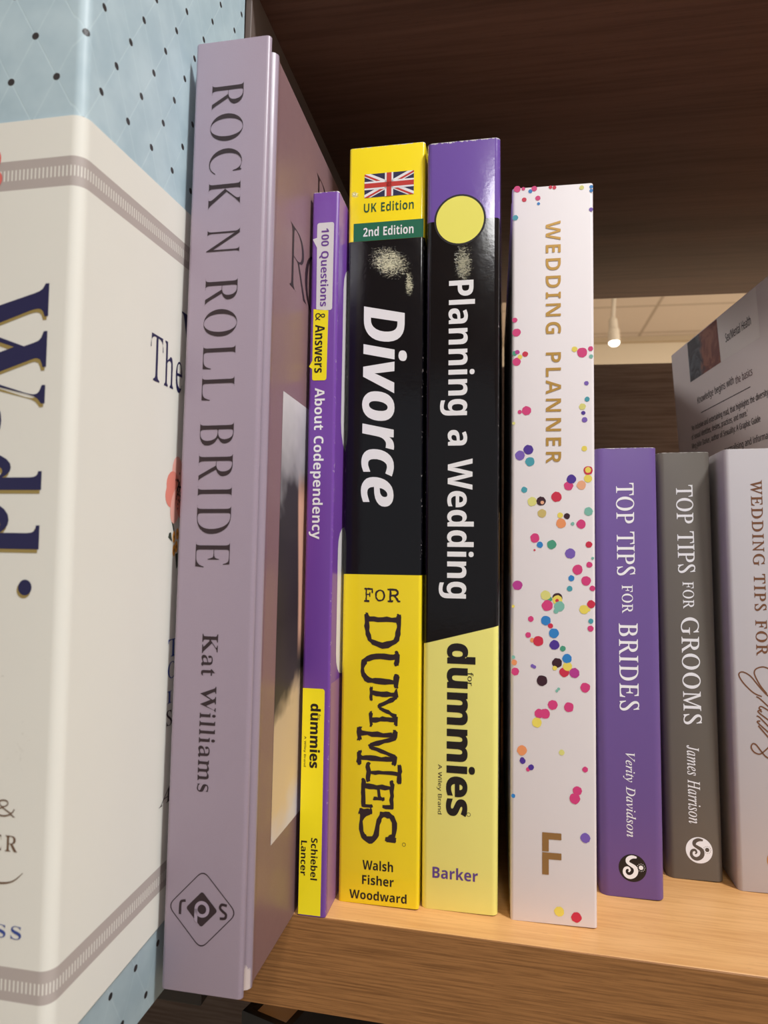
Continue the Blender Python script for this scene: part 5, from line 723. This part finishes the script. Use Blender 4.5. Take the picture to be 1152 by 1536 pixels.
for ch, b_ in (('F', (6.8, 89.6, 9.6, 94.0)), ('O', (10.2, 89.9, 13.4, 93.5)), ('R', (14.0, 89.7, 18.1, 93.9))): P.text('mo', ch, b_, DARKINK, kx=2, ky=2, rough=9, seed=ord(ch))
for i, (ch, b_) in enumerate((('D', (6.9, 75.6, 18.4, 86.5)), ('U', (6.0, 63.9, 18.1, 75.2)), ('M', (8.7, 52.1, 17.8, 64.4)), ('M', (5.0, 40.5, 17.7, 52.0)), ('I', (7.9, 35.6, 19.2, 41.7)), ('E', (6.6, 28.0, 16.9, 36.8)), ('S', (5.9, 17.6, 17.8, 28.1)))):
    P.text('mo', ch, b_, DARKINK, True, kx=1, ky=1, rough=9, seed=i+7)
P.ring(19.9, 18.3, .55, .12, DARKINK, n=16); P.build('series_lettering', db_c)
P = Print(at); P.text('sb', 'Walsh', (7.4, 10.0, 16.7, 12.9), INK).text('sb', 'Fisher', (7.35, 5.7, 16.95, 8.5), INK).text('sb', 'Woodward', (3.5, 1.3, 20.85, 4.0), INK); P.build('author_lettering', db_c)

# ------------------------------------------------------------------ purple, black and pale yellow paperback
pb, w, H = book('planning', 'paperback_book', 'thick paperback with a purple top, black middle and pale yellow foot')
PM = cover_mat('purple_black_yellow_cover', [(0, (252, 244, 138)), (80.95, (15, 12, 16), .27), (207.4, (116, 86, 168))], .14, .4, .06, H=H, wear=.9, edge=w/2, scuffs_glints=((.2, 194.0, 3.2, 7, .55),), bump=.4, wave=.8)
pb_c = wrap('cover', w, 188, H, PM, pb, 1.8); pages(w, 188, H, pb)
at = spine_at(w)
P = Print(at); P.disc(10.3, 207.5, 7.9, 8.0, INK, .05, 48).disc(10.3, 207.5, 7.3, 7.4, PALEYELLOW, .08, 48); P.build('round_badge', pb_c)
P = Print(at); P.text('sb', 'Planning a Wedding', (4.6, 91.8, 15.0, 188.6), WHITE, True, kx=2); P.build('title_lettering', pb_c)
P = Print(at); P.text('sb', 'dummies', (7.2, 27.6, 15.7, 78.45), INK, True, kx=17, ky=10, track=8).text('sans', 'for', (13.4, 66.0, 15.1, 70.0), INK, True, kx=4); P.text('sans', 'A Wiley Brand', (4.45, 27.8, 6.0, 42.4), DARKINK, True, kx=3); P.ring(13.9, 28.4, .6, .12, INK, n=16); P.build('series_lettering', pb_c)
P = Print(at); P.text('sb', 'Barker', (3.35, 9.1, 16.7, 12.55), VIOLETINK); P.build('author_lettering', pb_c)
P = Print(right_at(w)); P.rrect(2.6, 26, 130, 96, 6, SOFTWHITE).rect(2.4, 97, 130, 118, mat('tan_cover_print', (206, 168, 120), .4)).ribbon([(3.5, 20), (4, 24), (6, 27), (10, 29)], 2.2, INK, .09); P.build('cover_panel', pb_c)

# ------------------------------------------------------------------ white planner with confetti
wb, w, H = book('planner', 'planner_book', 'white planner sprinkled with coloured confetti, gold capitals down its spine')
WM = cover_mat('white_cover', [(0, (238, 230, 232))], .45, .4, H=H, wear=0, bump=.12, bscale=1500, grain=.0)
h = w/2; r = 1.0
e = h-.55
prof = [(-e, 150)]+[(-e, 9), (-e+.2, 7.5), (-e+.2, 4.5), (-e, 3.4)]+arc(-e+r, r, r, 180, 270)+arc(h-r, r, r, 270, 360)+[(h, 3.4), (h-.25, 4.5), (h-.25, 7.5), (h, 9), (h, 150), (h-2.4, 150), (h-2.4, 2.4), (-e+2.4, 2.4), (-e+2.4, 150)]
wb_c = swept('cover', [(a, b, 0, H) for a, b in prof], [WM], wb, .8)
box('page_block', (-h+2.5, 2.6, 2.5), (h-2.5, 147, H-2.5), PAPER, wb)
CC = {'P': (218, 62, 126), 'R': (210, 44, 74), 'M': (188, 58, 146), 'B': (46, 132, 204), 'N': (78, 48, 150), 'V': (124, 94, 184), 'T': (72, 160, 176), 'G': (74, 158, 128), 'Y': (242, 220, 96), 'L': (226, 220, 130), 'O': (240, 152, 98), 'A': (242, 176, 138), 'D': (58, 22, 38), 'C': (128, 190, 174), 'K': (208, 184, 112)}
CI = {k: mat('confetti_ink_'+n, c, .5) for (k, c), n in zip(CC.items(), ('pink', 'red', 'magenta', 'blue', 'indigo', 'violet', 'teal', 'green', 'yellow', 'lime', 'orange', 'peach', 'maroon', 'mint', 'tan'))}
at = spine_at(w); P = Print(at); rng = random.Random(3)
for i, (u, v_, rr, c) in enumerate(CONF): P.disc(max(u, .75+rr*.9), v_, rr, rr, CI[c], .05+.0003*i, 18, .07, rng)
P.build('confetti_pattern', wb_c)
P = Print(left_at(w-1.1))
for s_, v_, rr, c in ((4.5, 200, .9, 'R'), (8.5, 190, 1.1, 'D'), (2.6, 184, 1.2, 'R'), (3.2, 178, 1.3, 'R'), (6, 172, 1.2, 'D'), (5, 168, 1, 'R'), (7, 131, 1.4, 'A'), (5, 118, 1.4, 'G'), (3, 94, 1.3, 'R'), (7, 77, 1.6, 'R'), (6, 55, 1.6, 'R'), (9, 150, 1.4, 'P'), (12, 40, 1.4, 'B'), (14, 100, 1.4, 'Y')): P.disc(-s_, v_, rr, rr*1.1, CI[c], .05, 16, .07, rng)
P.build('confetti_pattern', wb_c)
P = Print(at); P.text('sb', 'WEDDING PLANNER', (10.65, 133.0, 15.2, 207.8), GOLD, True, .1, track=70, kx=-8, space=330); P.build('title_lettering', wb_c)
P = Print(at)
for t_, b_ in ((25.4, 20.1), (19.8, 13.6)): P.poly([[(9.55, t_), (14.95, t_), (14.95, t_-1.85), (11.4, t_-1.85), (11.4, b_), (9.55, b_)]], BROWNGOLD, .1)
P.build('publisher_logo', wb_c)

# ------------------------------------------------------------------ the two small tip books
def swirl_logo(at, u, v, R, bgm, fg, parent):
    P = Print(at); P.disc(u, v, R, R, bgm, .05, 40)
    S_ = [(.28, .78), (-.05, .80), (-.33, .64), (-.36, .38), (-.12, .22), (.14, .05), (.22, -.22), (.10, -.50), (-.18, -.66), (-.46, -.60), (-.62, -.36), (-.56, -.08), (-.34, .0), (-.22, -.16), (-.32, -.30)]
    P.ribbon([(u+(a+.02)*R, v+b*R) for a, b in S_], [x_*R for x_ in (.12, .26, .30, .22, .26, .30, .32, .30, .26, .22, .20, .18, .14, .1)], fg, .08, 5)
    sx, sy = u+.60*R, v+.08*R; P.disc(sx, sy, .16*R, .16*R, fg, .08, 16)
    for k in range(12):
        a = k*math.pi/6; P.disc(sx+.27*R*math.cos(a), sy+.27*R*math.sin(a), .028*R, .028*R, fg, .08, 6)
    return P.build('publisher_logo', parent)
GRP = 'small tip books'
bb, w, H = book('brides', 'tip_book', 'small violet book with white serif capitals, standing next to the confetti planner', group=GRP)
BM = cover_mat('violet_cover', [(0, (111, 85, 150))], .38, .45, H=H, wear=.35, bump=.15, bscale=1800)
bb_c = wrap('cover', w, 110, H, BM, bb, 2.6, .6); pages(w, 110, H, bb, .6, .5, 3)
at = spine_at(w); tp = dict(shear=.28, kx=7, ky=3)
P = Print(at); P.text('ri', 'TOP TIPS', (6.2, 99.6, 11.85, 129.5), WHITE, True, track=8, **tp).text('ri', 'FOR', (7.6, 87.6, 11.0, 96.6), WHITE, True, track=20, **tp).text('ri', 'BRIDES', (6.45, 57.0, 12.4, 84.5), WHITE, True, track=40, **tp); P.build('title_lettering', bb_c)
P = Print(at); P.text('ri', 'Verity Davidson', (7.2, 18.3, 10.9, 44.0), WHITE, True, kx=4, ky=2, track=14); P.build('author_lettering', bb_c)
swirl_logo(at, 9.65, 9.0, 4.15, INK, WHITE, bb_c)
gb, w, H = book('grooms', 'tip_book', 'small grey-brown book with white serif capitals, standing next to the violet one', group=GRP)
GM = cover_mat('taupe_cover', [(0, (108, 101, 93))], .4, .45, H=H, wear=.35, bump=.15, bscale=1800)
gb_c = wrap('cover', w, 110, H, GM, gb, 2.4, .6); pages(w, 110, H, gb, .6, .5, 3)
at = spine_at(w)
P = Print(at); P.text('ri', 'TOP TIPS', (5.9, 100.6, 11.5, 131.1), WHITE, True, track=8, **tp).text('ri', 'FOR', (7.2, 88.5, 10.85, 97.7), WHITE, True, track=20, **tp).text('ri', 'GROOMS', (6.3, 49.9, 12.1, 85.6), WHITE, True, track=30, **tp); P.build('title_lettering', gb_c)
P = Print(at); P.text('ri', 'James Harrison', (7.0, 17.9, 10.85, 43.1), WHITE, True, kx=4, ky=2, track=14); P.build('author_lettering', gb_c)
swirl_logo(at, 10.0, 9.5, 4.15, WHITE, mat('taupe_print', (92, 82, 74), .4), gb_c)

# ------------------------------------------------------------------ pale grey book with bronze lettering, at the right
tb2, w, H = book('wtips', 'gift_book', 'pale grey book with bronze capitals and a bronze script word on its spine')
TM = cover_mat('pale_grey_cover', [(0, (196, 190, 194))], .42, .45, H=H, wear=.3, bump=.12, bscale=1500, grain=.0)
tb2_c = wrap('cover', w, 110, H, TM, tb2, 1.6, 1.0); pages(w, 110, H, tb2, 1.1, .5, 2.5)
COPPER = mat('copper_foil', (128, 84, 58), .4, .5, metal=.2)
at = spine_at(w); P = Print(at); P.text('ri', 'WEDDING TIPS FOR', (7.7, 74.6, 11.3, 132.2), COPPER, True, track=60, shear=.28, kx=12, ky=6); P.build('title_lettering', tb2_c)
P = Print(at)
for i, s_ in enumerate(SCRIPT): P.ribbon(s_, .42, COPPER, .05+.004*i)
P.build('script_lettering', tb2_c)
P = Print(at); P.ring(12.6, 10.2, 3.9, 1.3, mat('orange_foil', (196, 132, 66), .4), .05, 40); P.build('publisher_logo', tb2_c)

# ------------------------------------------------------------------ large grey paperback behind, back cover towards us
e_ = Vector((0.0815, 0, -.99667)); d_ = Vector((0.1145, -.9934, .0094)); d_ = (d_-e_*d_.dot(e_)).normalized(); e_ = e_.normalized()
n_ = (-d_).cross(Vector(e_)); up = -e_; P0 = Vector((90.6, 215.0, 221.82))
out_ = d_.cross(up).normalized()          # outward, towards the left
ht = P0.z/up.z; base = P0-up*ht
GMx = Matrix.Translation(Vector((base.x, base.y, base.z+ZS+.6))*K) @ Matrix((d_, -out_, up)).transposed().to_4x4()
lg = thing('paperback_book', 'large pale grey paperback leaning at the right, its printed back cover facing the row', 'book', GMx)
CG = cover_mat('grey_back_cover', [(0, (238, 226, 226))], .75, .15, H=ht, wear=.0, bump=.1)
GD, GT = 152, 14
prof = [(0, 0)]+[(GD-1, 0), (GD, 1), (GD, GT-1), (GD-1, GT), (0, GT), (0, GT-.4), (GD-1.4, GT-.4), (GD-.4, GT-1.4), (GD-.4, 1.4), (GD-1.4, .4), (0, .4)]
lg_c = swept('cover', [(a, b, 0, ht) for a, b in prof], [CG], lg, .1)
box('page_block', (.4, .5, .4), (GD-1.6, GT-.5, ht-.4), PAPER, lg)
gat = lambda s, v, l: (s, -l, v+ht)
MAUVE = mat('plum_text_ink', (92, 50, 56), .75, .1); GREYINK = mat('charcoal_text_ink', (52, 40, 44), .75, .1)
art = bpy.data.materials.new('cover_art_print'); art.use_nodes = True; nt = art.node_tree; bs = nt.nodes['Principled BSDF']; x, y, z, v = coords(nt)
n1 = noise(nt, v, .07, 4, .6, 2.0); c1 = mixc(nt, smooth(nt, n1, .4, .6), lin((52, 44, 56)), lin((90, 96, 108)))
c2 = mixc(nt, smooth(nt, n1, .42, .6), lin((128, 62, 50)), lin((166, 100, 76))); bs.inputs['Roughness'].default_value = .75; bs.inputs['Specular IOR Level'].default_value = .15
L(nt, mixc(nt, smooth(nt, math_(nt, 'ADD', x, math_(nt, 'MULTIPLY', n1, 16)), 46, 52), c1, c2), bs.inputs['Base Color'])
Print(gat).poly([[(24.1, -22.1), (62.3, -22.1), (61.6, -.4), (24.1, -.4)]], art).build('cover_picture', lg_c)
Print(gat).poly([[(61.7, -22.1), (101.2, -22.6), (101, -.4), (61.6, -.4)]], mat('pale_label_print', (248, 240, 238), .75, .15), .04).build('subject_label', lg_c)
P = Print(gat); P.text('sans', 'Sex/Mental Health', (69.2, -14.6, 94.4, -10.2), GREYINK, lift=.08, kx=14, ky=6); P.build('subject_lettering', lg_c)
P = Print(gat); P.text('sans', 'Knowledge begins with', (31.2, -36.8, 73.6, -31.8), GREYINK, kx=6).text('sans', 'the basics', (75.4, -36.4, 91.6, -32.6), MAUVE, kx=6).rect(34.3, -41.2, 88.8, -40.8, GREYINK); P.build('heading_lettering', lg_c)
P = Print(gat); kk = dict(kx=14, ky=4)
P.text('sans', "'An inclusive and entertaining read, that highlights the diversity", (20.4, -49.2, 103.4, -45.2), GREYINK, **kk)
P.text('sans', "of sexual identities, desires, practices, and more.'", (19.6, -53.9, 84.2, -49.9), GREYINK, **kk)
P.text('sans', 'Meg-John Barker, author of Sexuality: A Graphic Guide', (19.0, -58.8, 95.0, -54.8), GREYINK, kx=16)
P.text('sans', 'normalising and informative', (58.0, -67.2, 106, -63.0), GREYINK, **kk); P.build('blurb_lettering', lg_c)

# ------------------------------------------------------------------ dark hardback on the shelf below
ub = thing('hardback_book', 'dark hardback standing on the shelf below, only its page edges catching light', 'book', Matrix.Translation(Vector((-74, 20, -308+ZS))*K) @ Matrix.Rotation(math.radians(-16), 4, 'Z'))
UM = mat('charcoal_cover', (40, 40, 40), .5)
prof = [(-9, 150), (-9, 0), (9, 0), (9, 150), (6.5, 150), (6.5, 2.5), (-6.5, 2.5), (-6.5, 150)]
swept('cover', [(a, b, 0, 263) for a, b in prof], [UM], ub, .4); box('page_block', (-6.3, 2.8, 2), (6.3, 147, 261), mat('aged_page_paper', (236, 222, 204), .8), ub)

# ------------------------------------------------------------------ track light on the far ceiling
tl = thing('track_light', 'small white spotlight hanging from a dark track on the shop ceiling', 'ceiling light', Matrix.Translation((0, 0, 0)))
CZ = CEIL+107
box('track', (676, 2800, CZ-26), (700, 4420, CZ-.5), TRK, tl); box('track_housing', (640, 2800, CZ-22), (676, 4420, CZ-.5), LAMPW, tl)
def tube(name, pts, m, parent, n=20):
    vs = []; fs = []
    for (c, ax, r) in pts:
        a = Vector(ax).normalized(); t = a.orthogonal().normalized(); b = a.cross(t)
        for i in range(n): vs.append(Vector(c)+t*r*math.cos(2*math.pi*i/n)+b*r*math.sin(2*math.pi*i/n))
    for k in range(len(pts)-1):
        for i in range(n): fs.append((k*n+i, k*n+(i+1) % n, (k+1)*n+(i+1) % n, (k+1)*n+i))
    fs.append(tuple(range(n))[::-1]); fs.append(tuple(range((len(pts)-1)*n, len(pts)*n)))
    return mesh(name, vs, fs, [m], parent)
axd = Vector((.14, -.28, -.95)).normalized(); h0 = Vector((648, 4345, CZ-44)); LL = (1489+ZS)
top = Vector((640, 4300, 1640+ZS)); bot = Vector((648, 4285, 1480+ZS)); axd = (bot-top).normalized()
tube('stem', [((652, 4310, CZ-20), (0, 0, -1), 14), (top+axd*4, (0, 0, -1), 14)], LAMPW, tl)
head = tube('lamp_head', [(top-axd*2, axd, 20), (top+axd*6, axd, 27), (top+axd*70, axd, 30), (top+axd*78, axd, 36), (bot, axd, 38), (bot+axd*2, axd, 37)], LAMPW, tl)
tube('lamp_bulb', [(bot+axd*1, axd, 33), (bot+axd*12, axd, 31), (bot+axd*22, axd, 20), (bot+axd*26, axd, 5)], GLOW, head)
